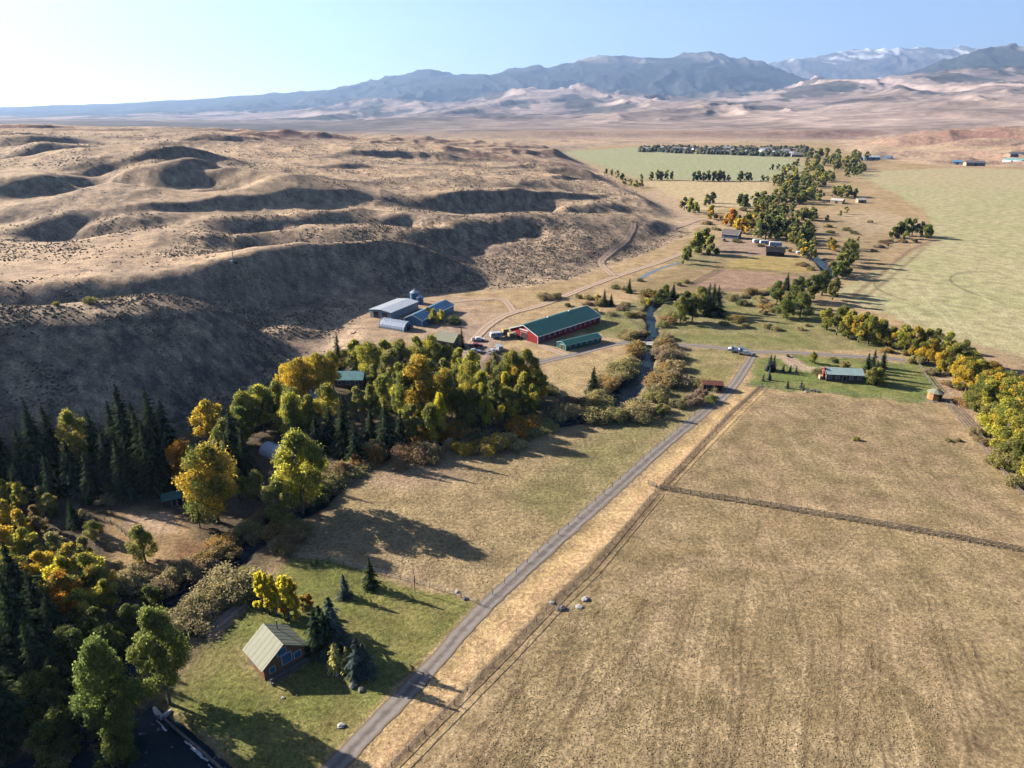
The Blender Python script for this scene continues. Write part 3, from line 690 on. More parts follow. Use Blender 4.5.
ribbon('dirt_road', hill_line([(462, 352), (474, 340), (484, 329), (498, 319), (512, 313), (542, 305), (580, 290), (615, 277), (636, 270), (655, 264), (676, 256), (690, 250), (706, 243)]), 4.6, DIRTM, .16, step=2, across=5, wob=.12)
ribbon('dirt_road', hill_line([(513, 312), (508, 304), (500, 299), (470, 300), (450, 302), (430, 300)]), 4, DIRTM, .13, step=2, across=4, wob=.15)
ribbon('dirt_road', hill_line([(613, 276), (606, 270), (601, 262), (611, 252), (622, 244), (629, 235), (633, 228), (633, 223)]), 4.6, DIRTM, .3, step=2, across=5, wob=.12)
ribbon('dirt_road', W2([(540, 345), (552, 350), (566, 355)]), 4, DIRTM, .07, step=2, across=4, wob=.1)
ribbon('path', W2([(205, 636), (218, 624), (232, 612), (244, 603)]), 2.4, DIRTM, .05, step=1, across=3, wob=.2)
ribbon('path', W2([(700, 415), (708, 404), (716, 395)]), 1.2, DIRTM, .04, step=1, across=3, wob=.2)
ribbon('path', hill_line([(690, 232), (672, 228), (700, 220), (716, 222), (735, 226)]), 5, DIRTM, .25, step=4, across=4, wob=.15)

# ------------------------------------------------------------------ ground plants that nobody could count
def scatter_mat(name, ca, cb):
    m, n, b = new_mat(name); at = nd(n, 'ShaderNodeAttribute', attribute_name='tone')
    mx = nd(n, 'ShaderNodeMix', data_type='RGBA'); n.links.new(at.outputs['Fac'], mx.inputs['Factor']); mx.inputs['A'].default_value = (*ca, 1); mx.inputs['B'].default_value = (*cb, 1)
    n.links.new(mx.outputs['Result'], b.inputs['Base Color']); b.inputs['Roughness'].default_value = .95; b.inputs['Specular IOR Level'].default_value = .05
    return m
def clumps(name, X, Y, R, H, m, k=5):
    """little ragged domes"""
    n_ = len(X); Zg = terrain(X, Y)
    a = rng.uniform(0, 6.28, n_)[:, None] + np.arange(k)[None] * 2 * np.pi / k
    rj = R[:, None] * rng.uniform(.6, 1.25, (n_, k))
    base = np.stack([X[:, None] + rj * np.cos(a), Y[:, None] + rj * np.sin(a), (Zg - .08)[:, None] + 0 * a], -1)
    rj2 = R[:, None] * rng.uniform(.45, 1.0, (n_, k))
    mid = np.stack([X[:, None] + rj2 * np.cos(a + .4), Y[:, None] + rj2 * np.sin(a + .4), Zg[:, None] + H[:, None] * rng.uniform(.4, .85, (n_, k))], -1)
    top = np.stack([X + R * rng.uniform(-.3, .3, n_), Y + R * rng.uniform(-.3, .3, n_), Zg + H * rng.uniform(.8, 1.1, n_)], -1)[:, None]
    V = np.concatenate([base, mid, top], 1).reshape(-1, 3); st = np.arange(n_)[:, None] * (2 * k + 1)
    F = []
    for j in range(k):
        j2 = (j + 1) % k
        F += [np.concatenate([st + j, st + j2, st + k + j], 1), np.concatenate([st + j2, st + k + j2, st + k + j], 1), np.concatenate([st + k + j, st + k + j2, st + 2 * k], 1)]
    F = np.concatenate(F, 0); tone = np.repeat(rng.uniform(0, 1, n_), 2 * k + 1)
    o = bpy.data.objects.new(name, fast_mesh(name, V, F, m, {'tone': tone})); C.objects.link(o); return o
def sample_px(n_, x0, x1, y0, y1):
    """points spread over a stretch of land, denser where it is nearer"""
    return rng.uniform(x0, x1, n_), rng.uniform(y0, y1, n_)
# sagebrush over the slopes
th_s = rng.uniform(math.radians(-44), math.radians(24), 330000); r_s = np.exp(rng.uniform(math.log(185), math.log(1150), 330000))
xs, ys = r_s * np.sin(th_s), r_s * np.cos(th_s)
dn = fbm(xs / 60, ys / 60, 4, 210) + .45 * fbm(xs / 14, ys / 14, 2, 211) + .3 * sstep(20, 2, sdist(xs, ys, W2([(420, 300), (440, 250), (520, 232), (640, 236), (650, 250), (560, 262), (480, 285)]))) + .5 * sstep(15, 0, sdist(xs, ys, W2([(170, 345), (250, 325), (330, 345), (300, 372), (230, 392), (120, 420), (-50, 440), (-50, 360)]))) * .2
bare_ = sstep(-8, 10, np.minimum(sdist(xs, ys, W2([(-60, 275), (0, 268), (220, 258), (330, 244), (400, 240), (400, 236), (230, 232), (0, 228), (-60, 228)])), sdist(xs, ys, W2([(-100, 310), (0, 306), (150, 298), (210, 306), (215, 330), (190, 340), (140, 332), (0, 336), (-100, 338)]))))
k = (rng.uniform(0, 1, len(xs)) < (.06 + .94 * bare_) * (1 - .55 * sstep(380, 520, r_s))) & (sdist(xs, ys, VALLEY) > 3) & (dn > rng.uniform(-.15, .75, len(xs)))
xs, ys, rs = xs[k], ys[k], r_s[k]
print('sage', len(xs))
sg = clumps('sagebrush', xs, ys, rng.uniform(.16, .5, len(xs)) * (1 + rs / 1000), rng.uniform(.16, .45, len(xs)) * (1 + rs / 1000), scatter_mat('sagebrush_leaves', (.095, .085, .065), (.21, .175, .125)), 4)
tag(sg, kind='stuff')
# tussocks in the hay stubble and pasture
th_s = rng.uniform(math.radians(-30), math.radians(41), 260000); r_s = rng.uniform(68, 250, 260000) ** 1.0
xs, ys = r_s * np.sin(th_s), r_s * np.cos(th_s)
big = W2([(392, 800), (655, 488), (765, 392), (930, 405), (1030, 520), (1300, 900)]); mid = W2([(310, 545), (345, 480), (430, 462), (560, 435), (690, 402), (478, 596), (400, 584)])
k = ((sdist(xs, ys, big) < -3) | (sdist(xs, ys, mid) < -1)) & (fbm(xs / 12, ys / 12, 3, 220) + .3 > rng.uniform(-.2, .9, len(xs)))
xs, ys = xs[k], ys[k]; print('tussock', len(xs))
gr = clumps('dry_grass', xs, ys, rng.uniform(.06, .17, len(xs)), rng.uniform(.05, .13, len(xs)), scatter_mat('dry_grass_blades', (.22, .17, .09), (.37, .285, .155)), 3)
tag(gr, kind='stuff')

# ------------------------------------------------------------------ trees and shrubs: one of each kind
def leaves(cent, rad, n_leaf, size, seed, keep_in=.72, squash=1.0, tone_by=None):
    g = np.random.default_rng(seed); cent = np.array(cent, float); rad = np.array(rad, float)
    w = rad ** 2 / (rad ** 2).sum(); idx = g.choice(len(cent), n_leaf, p=w)
    d = g.normal(size=(n_leaf, 3)); d /= np.linalg.norm(d, axis=1)[:, None]
    sh = g.uniform(.5, 1.1, n_leaf) ** .7 * np.where(g.uniform(size=n_leaf) < .24, g.uniform(1.0, 1.45, n_leaf), 1)
    lump = 1 + .18 * np.sin(d[:, 0] * 7 + idx) * np.sin(d[:, 1] * 6 + idx * 2) + .12 * np.sin(d[:, 2] * 9 + idx)
    p = cent[idx] + d * (rad[idx] * sh * lump)[:, None] * np.array([1, 1, squash])
    ok = np.ones(n_leaf, bool)
    for c_, r_ in zip(cent, rad): ok &= ~((np.linalg.norm((p - c_) / np.array([1, 1, squash]), axis=1) < keep_in * r_ * .8))
    p, d, idx = p[ok], d[ok], idx[ok]; m_ = len(p)
    nrm = d * .8 + g.normal(size=(m_, 3)) * .65; nrm /= np.linalg.norm(nrm, axis=1)[:, None]
    a = np.cross(nrm, g.normal(size=(m_, 3))); a /= np.linalg.norm(a, axis=1)[:, None]; b = np.cross(nrm, a)
    s_ = size * g.uniform(.55, 1.3, m_)[:, None]
    Vv = np.stack([p + a * s_, p + b * s_ * .75, p - a * s_, p - b * s_ * .75], 1).reshape(-1, 3)
    F = np.arange(m_ * 4).reshape(-1, 4)
    lt = g.uniform(0, 1, len(cent)); t0 = np.clip(lt[idx] + g.normal(0, .10, m_), 0, 1); t1 = g.uniform(0, 1, m_)
    T = np.repeat(np.stack([t0, t1, t0 * 0], 1), 4, 0)
    return Vv, F, T
def proto_broad(kind, H, R, nl, n_leaf, size, seed, bare=.25, leafm='leaf', upright=False, trunk_r=.35, squash=1.0):
    g = random.Random(seed); cent, rad = [], []
    for i in range(nl):
        t = (i + .5) / nl; zz = H * (bare + (1 - bare) * (t ** .9)) - .0
        env = math.sin(math.pi * min(1, max(.0, (t * .92 + .16)))) ** .6 if not upright else (1 - t * .7) * .75
        a = g.uniform(0, 6.28); q = R * env * g.uniform(.3, .9)
        rl = R * g.uniform(.15, .31) * (1 if not upright else .9)
        cent.append((q * math.cos(a), q * math.sin(a), min(zz, H - rl * .9))); rad.append(rl)
    cent.append((0, 0, H * (bare + .42 * (1 - bare)))); rad.append(R * .3)
    V_, F_, T_ = leaves(cent, rad, n_leaf, size, seed, squash=squash)
    crown = fast_mesh('crown', V_, F_, M[leafm], {'tone': T_})
    tb = MB(); tb.tube([(0, 0, -.4), (.03 * R, 0, H * .18), (0, .04 * R, H * .42), (0, 0, H * .72)], [trunk_r * 1.3, trunk_r, trunk_r * .7, trunk_r * .2], 8)
    for c_ in cent[::2]:
        z0 = H * g.uniform(.12, .4); m_ = ((c_[0]) * .45, (c_[1]) * .45, z0 + (c_[2] - z0) * .4)
        tb.tube([(0, 0, z0), m_, c_], [trunk_r * .5, trunk_r * .32, trunk_r * .08], 5)
    return dict(name=kind, parts=[('trunk', tb.mesh('trunk', M['bark'], True)), ('crown', crown)], H=H, R=R)
def proto_spruce(kind, H, R, seed, tiers=30, per=13, dens=5):
    g = np.random.default_rng(seed); Vs, Ts = [], []
    for i in range(tiers):
        t = i / tiers; zc = H * (.05 + .95 * t); L = R * (1 - t) ** .82 * g.uniform(.72, 1.15) + .12; npb = max(4, int(per * (1 - t * .6)))
        for j in range(npb):
            a = g.uniform(0, 6.283); l_ = L * g.uniform(.55, 1.2) * (1 + .16 * math.sin(3 * a + seed + i * .35)); dr = .28 + .25 * (1 - t)
            for q in range(dens):
                f0 = q / dens; f1 = (q + 1.3) / dens; wd = (.16 + .22 * (1 - f0)) * (.35 + L * .30)
                zz0 = zc - dr * l_ * f0 ** 1.4 + g.uniform(-.15, .15); zz1 = zc - dr * l_ * f1 ** 1.2 + g.uniform(-.2, .12)
                c_, s_ = math.cos(a + g.uniform(-.12, .12)), math.sin(a + g.uniform(-.12, .12)); tw = g.uniform(-.35, .35)
                Vs += [(c_ * l_ * f0 - s_ * wd, s_ * l_ * f0 + c_ * wd, zz0 + tw * wd), (c_ * l_ * f0 + s_ * wd, s_ * l_ * f0 - c_ * wd, zz0 - tw * wd),
                       (c_ * l_ * f1 + s_ * wd * .45, s_ * l_ * f1 - c_ * wd * .45, zz1 - tw * wd), (c_ * l_ * f1 - s_ * wd * .45, s_ * l_ * f1 + c_ * wd * .45, zz1)]
                Ts += [(g.uniform(), g.uniform(), 0)] * 4
    Vs = np.array(Vs); F = np.arange(len(Vs)).reshape(-1, 4)
    crown = fast_mesh('crown', Vs, F, M['needle'], {'tone': np.array(Ts)})
    tb = MB(); tb.tube([(0, 0, -.4), (0, 0, H * .5), (0, 0, H * .99)], [.35 * H / 22, .2 * H / 22, .03], 7)
    return dict(name=kind, parts=[('trunk', tb.mesh('trunk', M['bark_dark'], True)), ('crown', crown)], H=H, R=R)
def proto_shrub(kind, H, R, nl, n_leaf, size, seed):
    g = random.Random(seed); cent, rad = [], []
    for i in range(nl):
        a = g.uniform(0, 6.28); q = R * math.sqrt(g.uniform(0, 1)) * .8; rl = g.uniform(.26, .42) * min(R, H * .9)
        cent.append((q * math.cos(a), q * math.sin(a), max(rl * .6, H * (1 - .5 * (q / R) ** 2) - rl) * g.uniform(.6, 1))); rad.append(rl)
    V_, F_, T_ = leaves(cent, rad, n_leaf, size, seed, keep_in=.6)
    crown = fast_mesh('foliage', V_, F_, M['twig'], {'tone': T_})
    tb = MB()
    for c_ in cent: tb.tube([(c_[0] * .2, c_[1] * .2, -.2), (c_[0] * .7, c_[1] * .7, c_[2] * .6), c_], [.07, .05, .02], 4)
    return dict(name=kind, parts=[('stems', tb.mesh('stems', M['bark'])), ('foliage', crown)], H=H, R=R)
PR = {
 'big': [proto_broad('cottonwood_tree', 20, 7.6, 44, 26000, .24, 11), proto_broad('cottonwood_tree', 20, 6.6, 40, 23000, .24, 12, .2), proto_broad('cottonwood_tree', 20, 8.4, 50, 28000, .24, 13, .22), proto_broad('cottonwood_tree', 20, 7.0, 38, 23000, .24, 14, .26)],
 'mid': [proto_broad('cottonwood_tree', 14, 5.2, 26, 10500, .26, 21, .14), proto_broad('cottonwood_tree', 14, 6.0, 30, 11500, .26, 22, .1), proto_broad('cottonwood_tree', 14, 4.4, 22, 9000, .26, 23, .2)],
 'aspen': [proto_broad('aspen_tree', 9, 2.3, 12, 3600, .24, 31, .12, trunk_r=.14), proto_broad('aspen_tree', 9, 2.0, 10, 3000, .24, 32, .15, upright=True, trunk_r=.12)],
 'far': [proto_broad('riverside_tree', 12, 5.5, 9, 900, .85, 41, .08), proto_broad('riverside_tree', 12, 6.2, 10, 1000, .85, 42, .05), proto_broad('riverside_tree', 12, 4.6, 8, 800, .8, 43, .1)],
 'spruce': [proto_spruce('spruce_tree', 24, 4.6, 51, 44, 20, 5), proto_spruce('spruce_tree', 24, 4.0, 52, 42, 18, 5), proto_spruce('spruce_tree', 24, 5.2, 53, 46, 20, 5)],
 'fir': [proto_spruce('young_spruce', 7, 2.3, 61, 24, 16, 4), proto_spruce('young_spruce', 7, 1.9, 62, 22, 15, 4)],
 'shrub': [proto_shrub('willow_shrub', 3.2, 2.8, 14, 5200, .125, 71), proto_shrub('willow_shrub', 3.2, 3.4, 17, 6200, .125, 72), proto_shrub('willow_shrub', 3.2, 2.2, 11, 4000, .125, 73)],
}
LMK = {}   # landmarks for the plants' labels: phrase -> (x, y)
PLANTS = []
def plant(kind, px, py, hm, colr, mixa=.0, wide=1.0, word=None, col_word=None):
    PLANTS.append(dict(kind=kind, px=px, py=py, h=hm, c=colr, a=mixa, w=wide, word=word, cw=col_word))
YG = (.62, .55, .09); GO = (.76, .52, .07); OR = (.58, .27, .04); YE = (.90, .74, .07); GR = (.25, .30, .08); DG = (.12, .15, .055); OLV = (.42, .38, .12)
NE = (.05, .07, .032); NB = (.075, .10, .085); BR = (.36, .25, .13); TAN = (.54, .43, .21); OB = (.54, .35, .13); OS = (.42, .38, .15); PK = (.46, .32, .21)
CW = {YG: 'yellow-green', GO: 'golden', OR: 'orange', YE: 'bright yellow', GR: 'green', DG: 'dark green', OLV: 'olive', NE: 'dark green', NB: 'blue-green', BR: 'brown', TAN: 'straw-coloured', OB: 'rust-coloured', OS: 'olive', PK: 'pinkish'}

# --- left wood of spruces
for px, py, h in ((8, 478, 16), (30, 482, 17), (46, 480, 23), (60, 474, 20), (-12, 486, 20), (78, 492, 15), (103, 478, 20), (114, 486, 17), (124, 476, 22), (136, 478, 27), (150, 488, 22), (163, 478, 26), (176, 480, 23),
                  (128, 497, 17), (95, 500, 14), (238, 470, 19), (248, 478, 14), (232, 478, 13), (55, 498, 13), (25, 500, 12), (145, 470, 20), (156, 492, 20), (-25, 495, 18), (-40, 480, 20)):
    plant('spruce', px, py, h, NE, .4)
for px, py, h in ((346, 455, 18), (332, 442, 13), (388, 452, 17), (340, 374, 16), (393, 392, 8), (402, 448, 12), (372, 440, 11), (462, 349, 9), (318, 452, 12), (357, 462, 13)):
    plant('spruce', px, py, h, NE, .4)
for px, py, h in ((8, 650, 21), (30, 665, 19), (2, 700, 18), (45, 690, 15), (20, 740, 17), (48, 640, 16), (-20, 680, 22), (-15, 745, 22), (62, 650, 13), (28, 620, 18), (66, 700, 12), (-30, 630, 20), (5, 610, 16), (76, 527, 8)):
    plant('spruce', px, py, h, NE, .35)
for px, py, h in ((593, 393, 10), (629, 293, 8.5), (604, 306, 9), (611, 306, 6.5), (673, 297, 8), (707, 315, 16), (716, 316, 15), (712, 311, 14), (786, 291, 10)):
    plant('spruce', px, py, h, NE, .25)
for px, py, h, c in ((371, 588, 7.5, NE), (345, 597, 5.6, NB), (318, 653, 9.5, NE), (327, 652, 9.0, NE), (334, 648, 11.5, NB), (323, 645, 9, NE), (336, 668, 5.8, OLV), (348, 670, 5.4, OLV), (359, 676, 8.6, NB), (365, 674, 7, NB), (355, 682, 4, NB), (312, 566, 1.4, DG), (317, 564, 1.8, DG)):
    plant('fir', px, py, h, c, .1)
for px, py, h in ((769, 371, 6.5), (773, 370, 6), (769, 380, 3.5), (763, 381, 3), (787, 388, 3.2), (801, 388, 3.2), (783, 372, 3), (790, 372, 2.8), (796, 372, 2.6), (866, 372, 7.5), (872, 370, 8), (879, 378, 9), (874, 381, 8), (882, 368, 7), (803, 390, 2.4)):
    plant('fir', px, py, h, NB if px < 805 else NE, .2)
# --- great cottonwoods
for px, py, h, c, a, w in ((303, 516, 22, YG, .30, .95), (282, 530, 13, OLV, .5, .9), (219, 522, 20, GO, .5, .82), (188, 493, 14.5, OR, .0, .72), (212, 442, 13, GO, .1, 1.1), (82, 474, 18, YG, .2, .7), (146, 562, 9, OLV, .5, .75),
                           (116, 740, 19, GR, .15, .68), (170, 704, 19, GR, .25, .70), (126, 752, 10, GR, .5, .8),
                           (250, 436, 14, YG, .7, .9), (264, 432, 15, YG, .6, .95), (296, 440, 15, YG, .55, .9), (244, 445, 12, GR, .2, .9), 
                           (290, 398, 12, GO, .0, .9), (303, 402, 15, GO, .15, .9), (320, 396, 15, GO, .25, 1.0), (334, 390, 14, GO, .3, .9),
                           (357, 374, 13, YG, .4, 1), (370, 380, 14, YG, .3, 1), (386, 374, 13, YG, .5, 1), (402, 376, 14, OLV, .5, 1), (418, 370, 13, YG, .6, .9), (432, 372, 14, YG, .35, .9), (392, 388, 14, OLV, .4, .9), (374, 392, 10, OLV, .3, .9), 
                           (420, 424, 22, GO, .25, .82), (404, 425, 17, YG, .6, .8), (446, 420, 17, GO, .5, .85), (440, 437, 14, YE, .05, .55), (432, 442, 12, YG, .7, .8), (414, 446, 13, OLV, .6, .9),
                           (448, 374, 11, OLV, .5, .9), (460, 380, 12, YG, .4, .9), (472, 386, 13, YG, .45, .9), (470, 406, 15, YG, .35, .8), (482, 412, 14, YG, .5, .8), (488, 392, 11, GO, .5, .8), (458, 400, 12, OLV, .5, .9), (500, 400, 12, OLV, .7, .8),
                           (513, 400, 17, GO, .6, .85), (526, 398, 17, GO, .55, .8), (524, 410, 13, YG, .3, .8), (505, 410, 13, YE, .3, .7), (536, 404, 12, GO, .6, .8), (486, 430, 11, YG, .2, .6), (494, 378, 10, TAN, .5, .7),
                           (382, 338, 7, YE, .2, .8), (434, 324, 7, YG, .3, .8), (441, 322, 6, YE, .2, .8), (428, 320, 6, YG, .2, .9)):
    if (px, py) == (382, 338): continue
    plant('big' if h > 13 and py > 360 else 'mid', px, py, h, c, a, w)
for px, py, h, c, a, w in ((296, 428, 13, OLV, .6, .9), (312, 432, 12, YG, .4, .9), (330, 420, 12, YG, .4, .9), (280, 420, 13, YG, .6, .9), (262, 425, 13, OLV, .5, .9), (358, 420, 11, OLV, .4, .9), (372, 418, 11, OLV, .6, .8), (385, 410, 12, YG, .5, .9),
                           (400, 400, 13, YG, .5, .9), (452, 418, 12, OLV, .5, .8), (462, 424, 11, OLV, .5, .9), (474, 426, 12, OLV, .6, .9), (492, 420, 13, OLV, .5, .9), (505, 420, 11, YG, .4, .9), (518, 418, 11, OLV, .5, .9), (532, 414, 10, YG, .4, .9), (540, 396, 9, OLV, .5, .8),
                           (430, 396, 13, OLV, .5, .9), (444, 392, 12, OLV, .4, .9), (416, 388, 12, YG, .4, .9), (478, 398, 12, YG, .5, .8), (502, 386, 9, OLV, .5, .8), (440, 408, 12, OLV, .5, .8), (228, 455, 11, OLV, .4, .9), (240, 500, 9, YG, .4, .9), (200, 528, 6, OLV, .3, .9), (258, 500, 8, OLV, .4, .9), (345, 448, 9, OLV, .5, .9), (420, 436, 10, YG, .4, .9)):
    plant('mid', px, py, h, c, a, w)
# yellow aspens by the cabin
for px, py, h, c, w in ((264, 611, 8.0, YE, .9), (270, 614, 8.5, YE, .8), (277, 610, 7.5, YE, .8), (290, 620, 9, YE, 1.1), (295, 617, 8, GO, 1.0), (283, 600, 5, YE, .8), (285, 621, 6.5, GO, .9), (298, 624, 4.5, YE, .9), (310, 610, 3.4, OR, 1.1), (303, 612, 3.4, GO, 1.1)):
    plant('aspen', px, py, h * 1.12, c, .0, w * 1.1)
# left autumn wood
for px, py, h, c, a in ((8, 505, 7, YG, .5), (24, 512, 8, YG, .3), (44, 508, 6, TAN, .3), (52, 494, 5, OLV, .3), (10, 535, 9, GO, .3), (26, 545, 9, GO, .2), (2, 560, 9, GO, .3), (40, 540, 6, BR, .3), (30, 560, 8, YG, .3), (58, 565, 8, TAN, .4), (46, 585, 8, GO, .1),
                       (80, 585, 10, GO, .3), (92, 592, 9, YG, .4), (70, 595, 9, YE, .3), (100, 600, 8, GO, .5), (56, 556, 6, TAN, .3), (50, 622, 8, YE, .0), (70, 618, 10, OR, .2), (88, 565, 7, OLV, .3), (20, 590, 8, GO, .3), (12, 575, 7, YE, .2), (96, 540, 5, OLV, .3),
                       (52, 516, 6, OLV, .2), (38, 528, 6, BR, .3), (110, 610, 7, YG, .4), (84, 520, 3, TAN, .2), (-15, 530, 9, YG, .4), (-20, 570, 9, GO, .4), (85, 625, 8, YG, .4), (100, 650, 7, DG, .3), (75, 665, 8, DG, .3), (60, 735, 9, DG, .3), (84, 700, 6, DG, .2)):
    plant('mid', px, py, h, c, a, 1.05)
for px, py, h, c in ((958, 384, 10, GO), (968, 378, 10, YG), (974, 390, 11, YG), (986, 392, 11, OR), (984, 416, 12, YG), (992, 408, 12, GO), (1004, 416, 13, YG), (1016, 422, 13, GO), (1000, 440, 13, YG), (1014, 444, 13, GO), (1024, 432, 13, YG), (1006, 470, 9, OLV), (1024, 486, 10, YG), (900, 346, 9, YG), (928, 362, 9, GO), (878, 340, 9, YG), (1030, 452, 14, GO)):
    plant('mid', px, py, h, c, .3, 1.2)
for px, py, h in ((112, 664, 8), (92, 705, 8), (68, 748, 8), (132, 636, 7), (152, 612, 6), (84, 672, 9), (60, 712, 9), (42, 720, 9), (100, 640, 7), (50, 765, 8), (120, 770, 6)):
    plant('mid', px, py, h, DG, .4, 1.1)
# right riverside row
for px, py, h, c, a in ((826, 330, 10, YG, .6), (836, 335, 12, OLV, .5), (848, 338, 12, YG, .45), (858, 342, 12, GO, .4), (868, 344, 12, YG, .4), (880, 346, 11, OLV, .4), (842, 328, 10, OLV, .6), (864, 332, 9, OLV, .5),
                        (902, 352, 11, YG, .4), (912, 356, 12, GO, .4), (924, 356, 11, YG, .5), (890, 348, 9, GO, .5), (934, 350, 9, OLV, .4), (944, 362, 12, YG, .4), (950, 376, 12, YG, .45), (940, 374, 9, GO, .3), (960, 368, 11, OLV, .4),
                        (966, 392, 11, GO, .4), (980, 402, 11, GO, .45), (976, 412, 10, OLV, .5), (992, 396, 10, GO, .3), (1004, 400, 10, OLV, .4), (1014, 408, 11, GO, .4), (996, 420, 10, YG, .3), (988, 430, 9, OLV, .5), (1010, 430, 10, OR, .2),
                        (1000, 452, 13, YG, .2), (1012, 462, 14, YG, .3), (1026, 470, 14, YG, .35), (1020, 446, 12, GO, .3), (1034, 440, 12, GO, .4), (1044, 462, 14, GO, .3), (1032, 422, 11, GO, .4), (1052, 490, 13, YG, .3), (1022, 410, 10, TAN, .3), (1048, 430, 11, OLV, .3)):
    plant('mid', px, py, h, c, a, 1.0)
# trees through the middle of the valley
for px, py, h, c, a in ((685, 314, 11, DG, .3), (692, 322, 12, DG, .4), (680, 322, 12, OLV, .7), (700, 312, 12, OLV, .5), (728, 322, 3, DG, .3), (660, 305, 8, DG, .4), (665, 300, 8, GR, .3), (776, 305, 12, GR, .3), (790, 312, 13, GR, .4), (800, 318, 12, GR, .3), (798, 300, 12, DG, .4), (783, 318, 9, GR, .2), (810, 303, 14, DG, .5), (822, 295, 13, DG, .5), (832, 300, 10, OLV, .4), (835, 293, 8, DG, .4),
                       (848, 266, 14, OLV, .7), (853, 262, 12, YG, .6), (844, 258, 9, DG, .3), (832, 251, 8, GO, .3), (829, 247, 7, GO, .4), (805, 246, 12, DG, .4), (810, 240, 10, DG, .5), (800, 242, 11, DG, .4), (813, 248, 8, OLV, .4), (785, 290, 6, DG, .3)):
    plant('mid', px, py, h, c, a, 1.05)
for px, py, h, c, a in ((697, 253, 14, YG, .6), (705, 250, 15, YG, .6), (710, 255, 13, OLV, .6), (683, 264, 10, YG, .7), (687, 260, 9, OLV, .4), (676, 232, 0, GR, 0), (706, 206, 11, OLV, .5), (712, 203, 11, DG, .3), (690, 212, 13, YG, .5), (684, 210, 12, OLV, .3), (695, 214, 11, YG, .5), (711, 219, 12, GO, .4), (731, 226, 14, OR, .1), (727, 224, 9, GO, .2), (746, 232, 14, GO, .2), (741, 234, 10, OR, .2), (752, 230, 9, OB, .3),
                       (758, 238, 13, OLV, .5), (765, 240, 17, DG, .4), (775, 238, 16, DG, .4), (770, 232, 14, DG, .3), (782, 236, 13, DG, .4), (760, 228, 12, OLV, .4), (790, 228, 9, TAN, .4), (796, 232, 10, DG, .3), (745, 208, 13, DG, .3), (755, 207, 14, OLV, .5), (740, 206, 12, DG, .3), (765, 210, 12, OLV, .4), (770, 214, 10, TAN, .5),
                       (590, 270, 0, GR, 0), (597, 304, 5, YG, .2), (596, 303, 0, GR, 0)):
    if h: plant('far', px, py, h, c, a, 1.0)
# cluster at the edge of the pivot field
for px, py, h, c in ((898, 238, 12, DG), (905, 236, 13, GR), (912, 235, 12, DG), (920, 237, 11, DG), (927, 238, 10, GR), (892, 238, 8, OLV), (902, 242, 6, OLV), (840, 216, 5, OLV), (846, 214, 7, OLV), (796, 222, 7, OLV), (827, 221, 5, DG), (858, 242, 4, OLV)):
    plant('far', px, py, h, c, .4)
# riverside wood further up the valley
random.seed(5)
far_rows = [([(758, 200), (800, 205), (790, 196)], 18, 9, 13), ([(770, 196), (815, 200)], 12, 10, 14), ([(765, 186), (800, 184), (822, 188)], 18, 10, 15), ([(780, 176), (815, 178), (832, 182)], 14, 10, 14), ([(785, 172), (830, 170), (856, 168)], 16, 12, 17), ([(800, 165), (862, 164)], 14, 12, 18), ([(806, 158), (868, 160)], 12, 12, 20), ([(830, 196), (856, 197)], 10, 9, 12), ([(770, 208), (790, 214), (808, 222)], 12, 7, 11)]
for line, n_, h0, h1 in far_rows:
    for i in range(n_):
        t = random.random() * (len(line) - 1); k = int(t); f = t - k
        px = line[k][0] * (1 - f) + line[k + 1][0] * f + random.uniform(-6, 6); py = line[k][1] * (1 - f) + line[k + 1][1] * f + random.uniform(-1.6, 1.6)
        plant('far', px, py, random.uniform(h0, h1) * 1.0, random.choice((OLV, GR, YG, OLV, GR)), random.uniform(.2, .7), random.uniform(.9, 1.25))
for px, py, h in ((641, 180, 8), (651, 180, 11), (657, 180, 13), (661, 180, 11), (667, 180, 13), (672, 180, 11), (694, 181, 12), (698, 181, 13), (703, 181, 11), (708, 181, 13), (714, 181, 13), (719, 181, 14), (723, 181, 12), (728, 181, 8), (740, 181, 13), (746, 181, 11), (749, 181, 11), (762, 182, 9), (767, 182, 8), (617, 178, 10), (612, 176, 9), (622, 180, 9), (606, 174, 8), (630, 186, 9), (636, 188, 9), (641, 187, 9), (625, 185, 8), (772, 170, 9), (778, 170, 9), (783, 170, 8)):
    plant('far', px, py, h, (DG, OLV)[px % 2] if px not in (630, 636) else YG, .4)
for line, n_, h0, h1, cols in (([(812, 262), (800, 250), (790, 240), (780, 232), (770, 222), (775, 212)], 22, 7, 12, (OLV, DG, GO, OLV)), ([(752, 222), (790, 224), (812, 236)], 12, 6, 11, (DG, OLV, TAN)), ([(840, 272), (836, 284), (845, 262)], 7, 6, 10, (OLV, GO, GR)),
                             ([(735, 232), (745, 222), (758, 214), (775, 205)], 12, 7, 12, (GO, OLV, DG)), ([(842, 255), (852, 250), (835, 240)], 5, 5, 8, (OLV, DG)), ([(800, 172), (850, 176), (862, 170)], 14, 9, 14, (DG, OLV)), ([(775, 190), (800, 192), (815, 196)], 10, 9, 13, (DG, DG, OLV))):
    for i in range(n_):
        t = random.random() * (len(line) - 1); k = int(t); f = t - k
        plant('far', line[k][0] * (1 - f) + line[k + 1][0] * f + random.uniform(-4, 4), line[k][1] * (1 - f) + line[k + 1][1] * f + random.uniform(-2, 2), random.uniform(h0, h1), random.choice(cols), random.uniform(.2, .7), random.uniform(.9, 1.25))
